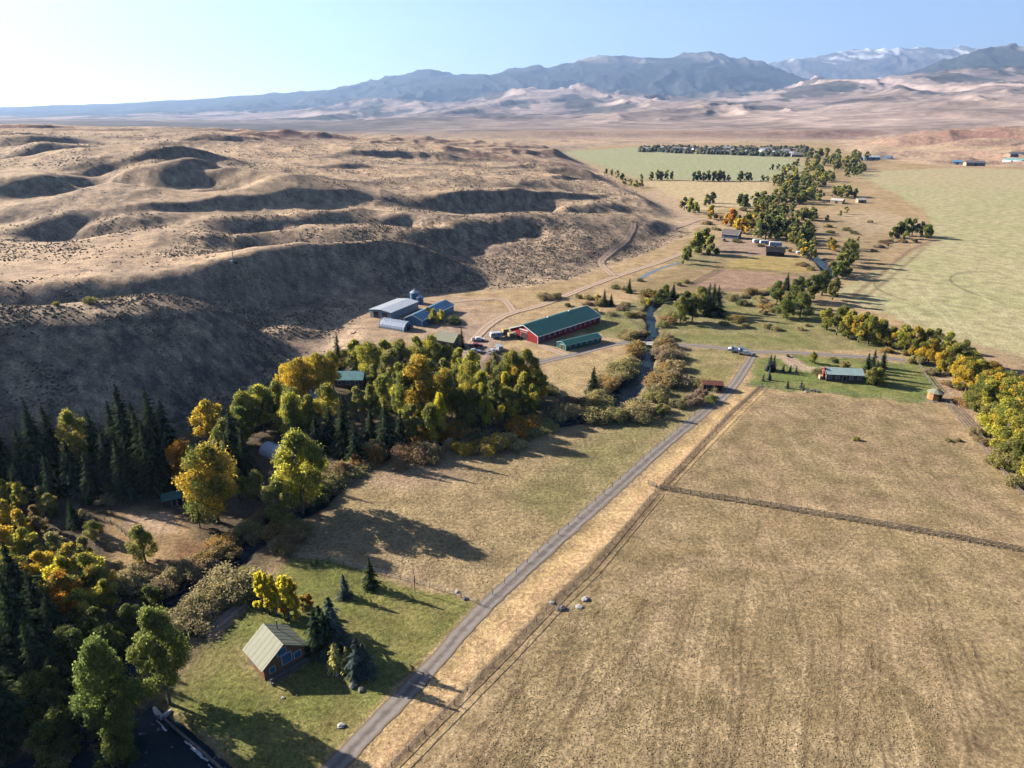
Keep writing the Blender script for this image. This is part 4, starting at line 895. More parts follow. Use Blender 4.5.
# shrubs and willows in rows along the water
def row(line, n_, h0, h1, cols, spread=4, vs=3, kind='shrub'):
    L = [0]
    for a, b in zip(line, line[1:]): L.append(L[-1] + math.hypot(a[0] - b[0], a[1] - b[1]))
    n_ = max(2, round(n_ * .55))
    for i in range(n_):
        t = (i + random.random()) / n_ * L[-1]; k = max(j for j in range(len(line) - 1) if L[j] <= t + 1e-6); f = (t - L[k]) / (L[k + 1] - L[k])
        plant(kind, line[k][0] * (1 - f) + line[k + 1][0] * f + random.uniform(-spread, spread), line[k][1] * (1 - f) + line[k + 1][1] * f + random.uniform(-vs, vs), random.uniform(h0, h1), random.choice(cols), random.uniform(0, .5), random.uniform(1.1, 1.6))
row([(565, 416), (590, 420), (615, 416), (640, 408), (640, 415), (600, 424)], 17, 3.4, 4.6, (OS, OS, TAN), 3, 2)
row([(590, 415), (604, 398), (618, 380), (630, 365), (636, 350), (632, 342), (640, 330)], 22, 3.2, 5, (TAN, OB, OS, TAN), 5, 3)
row([(655, 405), (664, 392), (672, 378), (670, 365), (664, 356), (672, 350)], 24, 3.2, 4.8, (TAN, PK, OS, OB), 6, 4)
row([(700, 398), (680, 405), (665, 410), (716, 388), (690, 380)], 10, 2.6, 3.6, (TAN, PK, OS), 5, 4)
row([(664, 338), (668, 330), (662, 322), (672, 312)], 8, 2.8, 3.8, (OB, TAN, OS), 5, 2)
row([(560, 318), (600, 315), (640, 318), (652, 325), (610, 305), (560, 305)], 18, 2, 3.4, (TAN, OB, OS, PK), 5, 3)
row([(620, 305), (660, 300), (700, 302), (740, 305), (780, 308)], 18, 1.8, 3, (OB, TAN, OS, DG), 5, 3)
row([(735, 290), (760, 295), (790, 292), (760, 285), (800, 300), (770, 312), (730, 322)], 22, 2, 3.6, (OB, OB, TAN, OS), 7, 4)
row([(720, 322), (735, 326), (790, 330), (820, 322)], 10, 1.4, 2.4, (OS, TAN), 6, 2)
row([(640, 298), (680, 300), (720, 300), (760, 304), (790, 312)], 22, 1.8, 3.2, (OB, TAN, OS, OS), 6, 4)
row([(640, 282), (680, 283), (720, 296), (760, 298)], 12, 1.6, 2.8, (OS, TAN, BR), 6, 3)
row([(690, 245), (720, 232), (760, 246), (800, 256)], 12, 2, 3.4, (OS, TAN, DG), 6, 3)
row([(770, 222), (800, 228), (840, 232), (870, 226)], 16, 2, 3.6, (BR, OS, TAN, DG), 8, 4)
row([(700, 222), (740, 212), (770, 222)], 10, 2, 4, (OB, BR, TAN), 6, 3)
row([(800, 262), (820, 285), (838, 285), (830, 262)], 14, 2, 3.5, (TAN, OS, BR), 5, 4)
row([(862, 245), (880, 244), (920, 243), (850, 250), (880, 250)], 14, 1.8, 3, (PK, BR, OS), 6, 2)
row([(180, 628), (200, 612), (222, 598), (244, 584), (256, 572)], 30, 1.6, 4.6, (OS, TAN, OS, TAN), 6, 6)
row([(160, 590), (185, 575), (210, 565), (232, 556), (215, 548)], 22, 2, 3.2, (BR, PK, TAN, OB), 8, 6)
row([(130, 565), (150, 580), (120, 585), (100, 560)], 10, 1.6, 2.8, (BR, PK, TAN), 6, 5)
row([(95, 500), (110, 490), (105, 505)], 6, 2, 3, (TAN, OS), 5, 4)
row([(275, 512), (262, 525), (250, 535), (300, 535), (282, 548)], 10, 2.4, 3.6, (BR, OB, OS), 6, 5)
row([(300, 509), (318, 500), (334, 486), (350, 474), (372, 466)], 20, 3, 4.6, (BR, OS, TAN, DG), 5, 3)
row([(330, 478), (345, 470), (338, 482)], 6, 2.6, 3.6, (TAN, PK), 4, 4)
row([(360, 462), (385, 455), (410, 455), (450, 452), (480, 445), (510, 440), (545, 425)], 30, 2.6, 5, (BR, OB, OR, TAN, OS, DG), 6, 6)
row([(400, 440), (455, 432), (465, 450), (480, 448), (508, 440)], 12, 3, 4.6, (OR, OB, GO, PK), 5, 4)
row([(545, 390), (560, 400), (580, 405), (600, 400)], 10, 2, 3.2, (BR, TAN, OS), 5, 3)
row([(520, 440), (540, 435), (560, 425)], 4, 1.8, 2.4, (OS, TAN), 4, 2)
row([(-10, 530), (30, 560), (60, 575), (100, 580), (120, 600)], 16, 2.4, 4.2, (OB, BR, TAN, OS), 9, 6)
row([(80, 640), (60, 690), (40, 760), (95, 760), (110, 690)], 16, 2, 3.6, (BR, OS, DG), 8, 10)
row([(870, 350), (900, 352), (950, 385), (975, 425), (1000, 470), (1030, 485)], 18, 2, 3.4, (OB, TAN, BR, OS), 6, 3)
row([(545, 300), (580, 298), (600, 305), (590, 312)], 10, 2, 3.6, (TAN, OS, YG), 4, 2)
row([(600, 290), (640, 290), (660, 296)], 8, 2, 3, (OS, TAN), 5, 2)
row([(450, 318), (458, 322), (446, 326)], 5, 1.8, 2.6, (DG, BR), 3, 2)
for px, py, h, c in ((90, 303, 2.4, OLV), (57, 306, 1.8, YG), (136, 387 + 0, 0, YG), (812, 363, 4.6, YG), (788, 357, 1.2, DG), (871, 385, 6.5, OLV), (844, 368, 3.5, OLV), (877, 384, 6, YG), (817, 374, 2.4, OS), (833, 362, 2.5, OLV), (655, 300, 5, OR), (646, 304, 3.5, YE), (710, 402, 2.6, GR), (660, 418, 5, GR), (856, 440, 1.2, OLV), (948, 441, 1, OLV), (958, 441, 1, OLV)):
    if h: plant('mid' if h > 4.2 else 'shrub', px, py, h, c, .4)

# ------------------------------------------------------------------ building helpers
def frame_from(pA, pB, width, side=1):
    """near long base edge from A to B (picture points on the ground); the building reaches back by width. Returns centre, yaw, length."""
    a, b = Vector(hit(*pA)), Vector(hit(*pB)); d = Vector((b.x - a.x, b.y - a.y)); L = d.length; d.normalize(); n_ = Vector((-d.y, d.x)) * side
    c = (Vector((a.x, a.y)) + Vector((b.x, b.y))) / 2 + n_ * width / 2
    return (c.x, c.y, min(a.z, b.z)), math.atan2(d.y, d.x), L
def gable(name, label, cat, loc, rz, L, Wd, eave, ridge, wall, roof, trim=None, over=.4, windows=(), doors=(), end_windows=(), chimney=None, group=None, rt=.14, win_mat='glass', stone_base=False):
    """ridge along local x. windows/doors: (side, x, z0, w, h) on the long sides, side -1 = local -y; end_windows: (end, y, z0, w, h)"""
    t = empty(name, loc, rz, label, cat, group); l, w = L / 2, Wd / 2
    m = MB(); base = -.6
    m.add([(-l, -w, base), (l, -w, base), (l, w, base), (-l, w, base), (-l, -w, eave), (l, -w, eave), (l, w, eave), (-l, w, eave), (-l, 0, ridge), (l, 0, ridge)],
          [(3, 2, 1, 0), (0, 1, 5, 4), (2, 3, 7, 6), (1, 2, 6, 9, 5), (3, 0, 4, 8, 7)])
    m.build('wall', wall, t)
    sl_ = (ridge - eave) / w; ye = w + over; ze = eave - over * sl_; u = .03 + rt
    rf = MB(); rf.slab([(-l - over, -ye, ze + u), (l + over, -ye, ze + u), (l + over, 0, ridge + u), (-l - over, 0, ridge + u)], rt)
    rf.slab([(-l - over, 0, ridge + u), (l + over, 0, ridge + u), (l + over, ye, ze + u), (-l - over, ye, ze + u)], rt)
    ro = rf.build('roof', roof, t)
    # standing seams
    if L > 5:
        sm = MB()
        for i in range(int(L / 1.2) + 1):
            xx = -l + i * L / int(L / 1.2)
            for s in (-1, 1): sm.slab([(xx, s * ye, ze + u + .025), (xx + .06, s * ye, ze + u + .025), (xx + .06, 0, ridge + u + .025), (xx, 0, ridge + u + .025)], .045)
        sm.build('seams', roof, ro)
    if trim:
        tm = MB()
        for s in (-1, 1):
            xx = s * (l + over + .03)
            for q in (-1, 1): tm.slab([(xx - .08, q * (ye + .05), ze + u + .06), (xx + .08, q * (ye + .05), ze + u + .06), (xx + .08, q * .02, ridge + u + .07), (xx - .08, q * .02, ridge + u + .07)], .34)
            tm.box(s * l - .16, -w - .06, base, s * l + .16, -w + .16, eave - .1); tm.box(s * l - .16, w - .16, base, s * l + .16, w + .06, eave - .1)
        for q in (-1, 1): tm.box(-l - over, q * (ye + .02) - .05, ze + u - .28, l + over, q * (ye + .02) + .05, ze + u + .02)
        tm.build('trim', trim, t)
    def opening(nm, cx, cy, z0, w_, h_, ax, mat_, fr):
        o = MB(); g = MB()
        if ax == 'y':      # on a long side, facing y
            s = 1 if cy > 0 else -1
            o.box(cx - w_ / 2 - .1, cy, z0 - .1, cx + w_ / 2 + .1, cy + s * .07, z0 + h_ + .1) if s > 0 else o.box(cx - w_ / 2 - .1, cy - .07, z0 - .1, cx + w_ / 2 + .1, cy, z0 + h_ + .1)
            ob = o.build(nm, fr, t); y0, y1 = sorted((cy + s * .05, cy + s * .1)); g.box(cx - w_ / 2, y0, z0, cx + w_ / 2, y1, z0 + h_)
            if nm == 'window': g.build('pane', mat_, ob)
            else: g.build('leaf', mat_, ob)
        else:
            s = 1 if cx > 0 else -1; x0, x1 = sorted((cx, cx + s * .07)); o.box(x0, cy - w_ / 2 - .1, z0 - .1, x1, cy + w_ / 2 + .1, z0 + h_ + .1)
            ob = o.build(nm, fr, t); x0, x1 = sorted((cx + s * .05, cx + s * .1)); g.box(x0, cy - w_ / 2, z0, x1, cy + w_ / 2, z0 + h_)
            g.build('pane' if nm == 'window' else 'leaf', mat_, ob)
    for s, cx, z0, w_, h_ in windows: opening('window', cx, s * w, z0, w_, h_, 'y', M[win_mat], M['white_trim'])
    for s, cx, z0, w_, h_ in doors: opening('door', cx, s * w, z0, w_, h_, 'y', M['dark_wood'], M['white_trim'])
    for e, cy, z0, w_, h_ in end_windows: opening('window' if z0 > .3 else 'door', e * l, cy, z0, w_, h_, 'x', M[win_mat] if z0 > .3 else M['dark_wood'], M['white_trim'])
    if chimney:
        cm = MB(); cm.box(chimney[0] - .3, chimney[1] - .3, eave, chimney[0] + .3, chimney[1] + .3, ridge + chimney[2]); cm.build('chimney', M['stone'], ro)
    return t
def landmark(phrase, loc): LMK[phrase] = (loc[0], loc[1])

# cabin in the foreground
cl = (-41.3, 93.3, 0)
cab = gable('cabin', 'small brown log cabin with pale green metal roof on the front lawn', 'cabin', cl, math.radians(-45), 6.2, 7.6, 2.9, 5.6, M['log_brown'], M['pale_green_metal'], None, .55,
            windows=((-1, -1.2, 1.0, 1.2, 1.0), (1, 1.0, 1.0, 1.2, 1.0)), end_windows=((1, -2.3, 1.0, .9, 1.0), (1, .4, 1.2, 1.7, 1.9), (1, 2.4, 1.1, 1.2, 1.2), (1, -.3, 3.4, 1.5, 1.2), (-1, 0, 1.0, 1.2, 1.1)))
d = MB(); d.box(3.1, -3.6, .15, 4.9, 3.6, .32)
for yy in np.arange(-3.5, 3.6, 1.0): d.box(4.75, yy - .05, .32, 4.85, yy + .05, 1.2)
d.box(4.72, -3.6, 1.2, 4.88, 3.6, 1.3); d.build('deck', M['grey_wood'], cab)
st_ = MB(); st_.tube([(-1.8, 1.6, 4), (-1.8, 1.6, 6.6)], [.14, .14], 8); st_.build('stove_pipe', M['galvanised'], cab)
landmark('the log cabin', cl)

# red riding barn
bdir = math.atan2(.714, .70)
L_, W_ = 41.5, 16.0
c0 = Vector((10.7, 266.7)); dv = Vector((math.cos(bdir), math.sin(bdir))); nv = Vector((-dv.y, dv.x)); cc = c0 + dv * L_ / 2 + nv * W_ / 2
barn = gable('barn', 'long red barn with green metal roof and white trim', 'barn', (cc.x, cc.y, 0), bdir, L_, W_, 3.3, 6.4, M['red_board'], M['green_metal'], M['white_trim'], .5,
             windows=[(-1, xx, 1.5, 1.2, .9) for xx in np.arange(-17, 19, 3.4)], doors=((-1, -19, .05, 1.1, 2.1),), end_windows=((-1, 0, .05, 3.6, 3.2), (-1, 5.2, 1.4, 1.2, .9), (1, 0, .05, 3.6, 3.2)))
s_ = MB(); s_.box(-L_ / 2 - .14, -2.6, 4.1, -L_ / 2 - .02, 2.6, 4.55); s_.build('sign_board', M['white_trim'], barn)
s_ = MB()
for xx in np.arange(-18, 19, 3): s_.slab([(xx, 3.4, 5.22), (xx + 2, 3.4, 5.22), (xx + 2, .6, 6.3), (xx, .6, 6.3)], .03)
for v_ in (-6, 8): s_.box(v_ - .3, -.35, 6.5, v_ + .3, .35, 7.0)
s_.build('roof_vent', M['white_trim'], barn); landmark('the red barn', (cc.x, cc.y))
# long low green shed
loc, rz, L1 = frame_from((566, 351), (601, 342.5), 5.5)
gs = gable('stable', 'long low green shed beside the red barn', 'shed', loc, rz, L1, 5.5, 2.3, 3.3, M['green_metal'], M['green_metal'], M['teal_metal'], .25, windows=[(-1, xx, 1.2, .8, .6) for xx in np.arange(-L1 / 2 + 2, L1 / 2 - 1, 3)], end_windows=((-1, 0, .05, 1.6, 2),))
landmark('the long green shed', loc)

# farm buildings on the left
loc, rz, L1 = frame_from((391, 320), (417, 309), 11)
hs = gable('hay_shed', 'white-roofed open hay shed behind the arched metal shed', 'shed', loc, rz, L1 + 1, 12, 3.6, 4.3, M['white_metal'], M['white_metal'], None, .4, end_windows=((-1, -2.5, .05, 3, 3), (-1, 2.5, .05, 3, 3)))
landmark('the white hay shed', loc)
loc, rz, L1 = frame_from((380, 328), (403, 332), 7)
q = empty('arched_shed', loc, rz, 'arched galvanised metal shed beside the white-roofed hay shed', 'shed')
m = MB(); l = L1 / 2 + .5; n_ = 12; R_ = 3.6; k0 = 0
pts = [(R_ * math.cos(math.pi * i / n_), R_ * 1.05 * math.sin(math.pi * i / n_)) for i in range(n_ + 1)]
for xx in (-l, l):
    for p in pts: m.v.append((xx, p[0], p[1]))
m.f += [(i, i + 1, n_ + 2 + i, n_ + 1 + i) for i in range(n_)]; m.build('arched_roof', M['galvanised'], q)
m = MB()
for xx in (-l + .05, l - .05): MB().add([(xx, p[0] * .98, p[1] * .98) for p in pts], [tuple(range(n_ + 1))]).build('end_wall', M['blue_metal'], q)
m = MB(); m.box(l - .03, -1.3, 0, l + .06, 1.3, 2.4); m.build('door', M['dark_wood'], q)
m = MB()
for i in range(int(L1 / 1.5) + 1):
    xx = -l + i * 1.5
    m.tube([(xx, p[0] * 1.01, p[1] * 1.01) for p in pts], [.05] * (n_ + 1), 4)
m.build('ribs', M['galvanised'], q); landmark('the arched metal shed', loc)
loc, rz, L1 = frame_from((424, 326), (452, 312), 9)
bs = gable('machine_shed', 'blue-roofed machine shed with yellowing trees at its wall', 'shed', loc, rz, L1 + 3, 9, 3, 4.9, M['blue_metal'], M['blue_metal'], M['white_trim'], .4, windows=[(-1, xx, 1.2, 1.2, .9) for xx in (-6, -2, 2, 6)], end_windows=((1, 0, .05, 3, 2.7),))
landmark('the blue-roofed machine shed', loc)
def grain_bin(px, py, h, r_, label):
    a = hit(px, py); t = empty('grain_bin', a, random.uniform(0, 3), label, 'grain bin', 'grain bins above the farmyard')
    m = MB(); m.tube([(0, 0, -.4), (0, 0, h)], [r_, r_], 20); m.build('bin_wall', M['blue_metal'], t)
    for k in range(4): pass
    m = MB(); m.tube([(0, 0, h), (0, 0, h + r_ * .6)], [r_ * 1.05, .25], 20); m.build('cone_roof', M['galvanised'], t)
    m = MB(); m.tube([(0, 0, h + r_ * .6), (0, 0, h + r_ * .6 + .4)], [.3, .3], 8); m.build('roof_cap', M['galvanised'], t); m = MB(); m.box(r_, -.3, 0, r_ + .05, .3, h); m.build('ladder', M['galvanised'], t)
grain_bin(415, 303, 5.5, 2.3, 'tall blue steel grain bin, the taller of the pair above the farmyard'); grain_bin(420, 304, 3.6, 1.8, 'squat blue steel grain bin, the shorter of the pair above the farmyard')
loc, rz, L1 = frame_from((443, 349), (462, 346), 8)
gh = gable('farmhouse', 'brown wooden house with pale green roof at the farmyard edge', 'house', loc, -.5, 9, 7, 2.8, 5.2, M['log_brown'], M['pale_green_metal'], None, .5, windows=((-1, -2.4, 1, 1.2, 1), (-1, 2, 1, 1.2, 1)), doors=((-1, 0, .05, 1, 2),), end_windows=((1, -1.5, 1, 1.1, 1.1), (1, 1.4, 1, 1.1, 1.1)))
landmark('the pale green-roofed farmhouse', loc)
# houses among the trees
loc, rz, L1 = frame_from((336, 387), (361, 387), 7)
gable('house', 'brown house with turquoise metal roof half hidden among trees', 'house', loc, rz, L1 + 1, 7, 2.8, 4.5, M['log_brown'], M['teal_metal'], None, .5, windows=[(-1, xx, 1, 1.2, 1) for xx in (-3, 0, 3)]); landmark('the turquoise-roofed house', loc)
loc, rz, L1 = frame_from((306, 417), (326, 411), 8)
gable('house', 'grey-roofed house with tan gable in deep shade of the spruces', 'house', loc, rz, 10, 8, 3, 5.4, M['tan_wall'], M['grey_shingle'], None, .5, windows=((-1, -2.5, 1, 1.2, 1), (-1, 2, 1, 1.2, 1)), end_windows=((-1, 0, 1, 1.6, 1.4),), chimney=(1.5, 1.2, .7)); landmark('the grey-roofed house', loc)
# greenhouse
loc, rz, L1 = frame_from((260, 454.5), (278, 462), 5.2)
q = empty('greenhouse', loc, rz, 'white plastic tunnel greenhouse beside the big yellow-green cottonwood', 'greenhouse')
l = L1 / 2 + .4; R_ = 2.7; pts = [(R_ * math.cos(math.pi * i / 10), 2.7 * math.sin(math.pi * i / 10)) for i in range(11)]; m = MB()
for xx in (-l, l):
    for p in pts: m.v.append((xx, *p))
m.f += [(i, i + 1, 12 + i, 11 + i) for i in range(10)]
for e in (0, 11): m.f.append(tuple(e + i for i in range(11)))
m.build('plastic_cover', M['plastic_white'], q); m = MB()
for i in range(9): m.tube([(-l + i * 2 * l / 8, p[0] * 1.015, p[1] * 1.015) for p in pts], [.06] * 11, 4)
m.build('hoops', M['galvanised'], q); m = MB(); m.box(l - .02, -.6, 0, l + .08, .6, 2.0); m.build('door', M['grey_wood'], q); landmark('the tunnel greenhouse', loc)
a = hit(286, 450); q = empty('garden_shed', a, .3, 'small turquoise roofed hut beside the greenhouse', 'shed')
m = MB(); m.tube([(0, 0, -.3), (0, 0, 1.9)], [1.6, 1.6], 8); m.build('wall', M['grey_wood'], q); m = MB(); m.tube([(0, 0, 1.9), (0, 0, 2.9)], [2.1, .5], 8); m.build('roof', M['turquoise'], q)
loc, rz, L1 = frame_from((168, 508), (182, 505), 4)
gable('wood_shed', 'low dark green roofed woodshed under the spruces', 'shed', loc, rz, 4.6, 3.6, 2, 2.9, M['dark_wood'], M['green_metal'], None, .3, doors=((-1, 0, .05, 1, 1.8),)); landmark('the dark woodshed', loc)
# shed by the gravel road
loc, rz, L1 = frame_from((704, 390.5), (721, 391.5), 3.6)
ls = gable('loading_shed', 'small open shed with red-brown roof beside the gravel road', 'shed', loc, rz, L1 + .6, 3.6, 2.3, 3.0, M['dark_wood'], M['red_brown_roof'], None, .4, doors=((-1, -1, .05, 2, 1.8),)); landmark('the red-brown roadside shed', loc)
# ranch house on the right
loc, rz, L1 = frame_from((827, 381), (861, 382.5), 6.5)
rh = gable('ranch_house', 'long low brown house with teal metal roof on the green yard', 'house', loc, rz, L1 + .6, 6.5, 2.7, 3.9, M['brown_wood'], M['pale_teal'], M['grey_wood'], .5, windows=[(-1, xx, 1, 1.1, 1) for xx in (-5, -2.4, 2.2, 5)], doors=((-1, 0, .05, 1, 2),))
m = MB(); m.box(-L1 / 2 - 1.0, -1.4, -.2, -L1 / 2 - .34, -.5, 4.2); m.build('chimney', M['red_board'], rh); m = MB(); m.box(-L1 / 2 - 2.2, -2.2, -.1, -L1 / 2 - 1.1, -.2, 1.3); m.build('porch', M['tan_wall'], rh); landmark('the teal-roofed ranch house', loc)
# octagonal log hut
a = hit(934, 399); q = empty('octagonal_hut', a, .2, 'round honey-coloured log hut with pale cone roof at the fence corner', 'hut')
m = MB(); m.tube([(0, 0, -.3), (0, 0, 2.5)], [2.2, 2.2], 10); m.build('wall', M['honey_wood'], q); m = MB(); m.tube([(0, 0, 2.5), (0, 0, 2.6), (0, 0, 3.7)], [2.6, 2.6, .3], 10); m.build('roof', M['pale_green_metal'], q)
m = MB(); m.box(-.5, -2.3, 0, .5, -2.05, 1.9); m.build('door', M['dark_wood'], q); landmark('the round log hut', a)
m = MB(); m.box(-2.6, -2.6, -.2, 2.6, 2.6, .12); m.build('platform', M['grey_wood'], q)
# homestead further up the valley
loc, rz, L1 = frame_from((767, 256), (783, 257), 9)
gable('barn', 'small black-roofed barn beside the parked trailers up the valley', 'barn', loc, rz, 11, 8, 3, 5.4, M['dark_wood'], M['rubber'], None, .5, end_windows=((-1, 0, .05, 2.4, 2.6),)); landmark('the black-roofed barn', loc)
loc, rz, L1 = frame_from((724, 238), (735, 239), 9)
gable('house', 'grey gabled house with golden trees behind, up the valley', 'house', loc, rz, 12, 9, 3.2, 6, M['grey_shingle'], M['grey_wood'], M['white_trim'], .5, windows=[(-1, xx, 1, 1.4, 1.2) for xx in (-4, -1.2, 1.6, 4.4)]); landmark('the grey gabled house', loc)
for (pa, pb, wd, lab) in (((830, 203), (842, 204), 8, 'low tan farm building nearest the river trees above the pivot field'), ((858, 203), (866, 203), 6, 'small pale farm shed alone on the bare flat above the pivot field')):
    loc, rz, L1 = frame_from(pa, pb, wd)
    gable('farm_shed', lab, 'shed', loc, rz, L1, wd, 3, 4.5, M['tan_wall'], M['concrete'], None, .4, doors=((-1, 0, .05, 2.5, 2.4),))
for (pa, pb, wd, w_, r_, lab) in (((867, 160), (880, 160), 16, 'blue_metal', 'white_metal', 'long blue-walled farm shed with white roof at the far foot of the pink hills'), ((884, 159), (893, 159), 14, 'white_metal', 'white_metal', 'white farm building beside the long blue-walled shed, far foot of the hills'),
                              ((952, 164), (962, 165), 14, 'white_metal', 'blue_metal', 'pale farm building on the far bench, blue-roofed'), ((966, 166), (985, 166), 9, 'tan_wall', 'grey_shingle', 'long grey-roofed sheep shed next to the blue-roofed farm building'),
                              ((1002, 162), (1022, 161), 14, 'white_metal', 'teal_metal', 'long teal-roofed shed under the shaded mesa side'), ((1010, 157), (1030, 156), 12, 'tan_wall', 'grey_shingle', 'grey-roofed building behind the teal-roofed shed under the mesa')):
    loc, rz, L1 = frame_from(pa, pb, wd)
    gable('farm_building', lab, 'farm building', loc, rz, L1, wd, 5, 7.5, M[w_], M[r_], None, .5, doors=((-1, 0, .05, 4, 4),), group='farm buildings on the far side of the valley')

# the far town: houses among trees
tw = [M['white_trim'], M['tan_wall'], M['grey_shingle'], M['log_brown'], M['white_metal']]; trf = [M['grey_shingle'], M['white_metal'], M['grey_wood'], M['grey_wood'], M['grey_shingle']]
random.seed(11)
TL = {0: 'white', 1: 'tan', 2: 'grey', 3: 'brown-walled', 4: 'pale metal'}
protos = []
for i in range(5):
    def mk(i=i):
        t = empty('town_house', (0, 0, 0)); l, w = 8, 5.5; e_, r_ = 4.5, 8
        m = MB(); m.add([(-l, -w, -2), (l, -w, -2), (l, w, -2), (-l, w, -2), (-l, -w, e_), (l, -w, e_), (l, w, e_), (-l, w, e_), (-l, 0, r_), (l, 0, r_)], [(0, 1, 5, 4), (2, 3, 7, 6), (1, 2, 6, 9, 5), (3, 0, 4, 8, 7)]); m.build('wall', tw[i], t)
        m = MB(); m.slab([(-l - .5, -w - .6, e_ - .1), (l + .5, -w - .6, e_ - .1), (l + .5, 0, r_ + .3), (-l - .5, 0, r_ + .3)], .25).slab([(-l - .5, 0, r_ + .3), (l + .5, 0, r_ + .3), (l + .5, w + .6, e_ - .1), (-l - .5, w + .6, e_ - .1)], .25); m.build('roof', trf[i], t)
        return t
    protos.append(mk())
used = set(); tp = [(random.uniform(648, 798), random.uniform(149.5, 157)) for _ in range(64)]
tp = [(a, b) for a, b in tp if b < 151.5 + (a - 648) * .037]
for (px, py), hh in zip(tp, hit_many(tp)):
    i = random.randrange(5); src = protos[i]
    if i in used:
        t = src.copy(); C.objects.link(t)
        for ch in src.children:
            c2 = ch.copy(); C.objects.link(c2); c2.parent = t
    else: t = src; used.add(i)
    t.location = hh; t.rotation_euler = (0, 0, random.uniform(-.5, .5) + random.choice((0, 1.57)))
    tag(t, 'small %s house among the trees of the distant town' % TL[i], 'house', 'houses of the distant town, %s' % TL[i])
for i in range(5):
    if i not in used:
        for ch in list(protos[i].children): bpy.data.objects.remove(ch)
        bpy.data.objects.remove(protos[i])

# ------------------------------------------------------------------ vehicles
def wheel_mb(x_, y_, r_=.38): return MB().tube([(x_, y_ - .12, r_), (x_, y_ + .12, r_)], [r_, r_], 12)
def pickup(loc, rz, paint_, label, name='pickup_truck', cat='pickup truck', group=None, trailer=False, van=False):
    t = empty(name, loc, rz, label, cat, group)
    b_ = MB(); hw = .95
    prof = [(-2.7, .5), (2.7, .5), (2.75, .95), (1.5, 1.1), (1.0, 1.12), (.6, 1.78), (-.9, 1.8), (-1.05, 1.1), (-2.7, 1.1)] if not van else [(-2.7, .5), (2.6, .5), (2.7, 1.0), (1.9, 1.2), (1.2, 2.2), (-2.6, 2.3)]
    n_ = len(prof)
    for s in (-hw, hw): b_.v += [(p[0], s * (.88 if p[1] > 1.5 else 1), p[1]) for p in prof]
    b_.f += [tuple(reversed(range(n_))), tuple(range(n_, 2 * n_))] + [(i, (i + 1) % n_, n_ + (i + 1) % n_, n_ + i) for i in range(n_)]
    b_.build('body', paint_, t)
    g = MB(); g.box(-.8, -.9, 1.2, .68, .9, 1.62) if not van else g.box(-.4, -.97, 1.45, 1.45, .97, 1.95); g.build('windows', M['glass'], t)
    for xx in (-1.7, 1.75):
        for yy in (-.88, .88): wheel_mb(xx, yy).build('wheel', M['rubber'], t)
    if not van:
        g = MB(); g.box(-2.55, -.78, 1.0, -1.15, .78, 1.13); g.build('cargo_bed', M['rubber'], t)
    for yy in (-.7, .7): g = MB(); g.box(2.68, yy - .18, .75, 2.79, yy + .18, .9); g.build('headlight', M['white_trim'], t)
    return t
def trailer(loc, rz, m_, label, L=6.5, H=2.9, group=None):
    t = empty('travel_trailer', loc, rz, label, 'trailer', group)
    b_ = MB(); l = L / 2; prof = [(-l, .6), (l, .6), (l + .25, 1.2), (l, H - .2), (l - .4, H), (-l + .3, H), (-l, H - .3)]; n_ = len(prof)
    for s in (-1.2, 1.2): b_.v += [(p[0], s, p[1]) for p in prof]
    b_.f += [tuple(reversed(range(n_))), tuple(range(n_, 2 * n_))] + [(i, (i + 1) % n_, n_ + (i + 1) % n_, n_ + i) for i in range(n_)]
    b_.build('body', m_, t)
    g = MB()
    for xx in (-l * .5, l * .4): g.box(xx - .5, -1.23, 1.6, xx + .5, 1.23, 2.2)
    g.build('windows', M['glass'], t)
    for xx in (-.5, .45):
        for yy in (-1.1, 1.1): wheel_mb(xx, yy, .36).build('wheel', M['rubber'], t)
    g = MB(); g.tube([(l, 0, .55), (l + 1.2, 0, .5)], [.06, .05], 6); g.build('hitch', M['rubber'], t)
    return t
G = 'vehicles parked in the farmyard'
for px, py, rz, m_, lab in ((478, 341, .2, 'car_white', 'white pickup truck parked nearest the farmyard track'), (476, 347, .25, 'car_red', 'dark red pickup truck between the white and silver ones in the farmyard'),
                            (474, 353, .2, 'car_silver', 'silver pickup truck parked behind the tree tops in the farmyard'), (492, 353, 1.1, 'car_white', 'white pickup truck facing the barn, lowest in the farmyard')):
    pickup(hit(px, py), rz, M[m_], lab, group=G)
pickup(hit(499, 350), 1.9, M['car_silver'], 'grey van parked beyond the pickups in the farmyard', 'van', 'van', G, van=True)
trailer(hit(496, 338), .3, M['white_metal'], 'white horse trailer standing by the red barn end', 5, 2.6)
a = hit(737, 352.4); trailer((a[0], a[1], 0.07), -.35, M['car_white'], 'white flatbed trailer at the road junction, low sided', 7, 1.5); pickup((hit(745, 355)[0], hit(745, 355)[1], .03), -.45, M['car_silver'], 'silver pickup truck towing the trailer at the road junction')
G2 = 'trailers and trucks at the valley homestead'
trailer(hit(757, 243), .1, M['car_white'], 'white camper trailer, first of the row from the golden trees', 6, 2.8, G2); trailer(hit(764, 244), .0, M['car_white'], 'white camper trailer between the first camper and the tall one', 6, 2.6, G2)
trailer(hit(775, 247), -.2, M['plastic_white'], 'tall white camper trailer right behind the black-roofed barn', 8, 3.6, G2); pickup(hit(785, 249), .3, M['car_blue'], 'blue pickup truck beside the tall camper trailer', group=G2)
trailer(hit(804, 254), -.1, M['plastic_white'], 'long low white stock trailer parked near the riverbank', 10, 1.6, G2); pickup(hit(724, 241), 1.4, M['car_blue'], 'blue pickup truck in front of the grey gabled house', group=G2)
pickup(hit(134, 493), .5, M['car_blue'], 'blue pickup truck in the shade of the left spruce wood'); pickup(hit(254, 428), 1.2, M['car_silver'], 'silver pickup truck under the trees above the greenhouse')

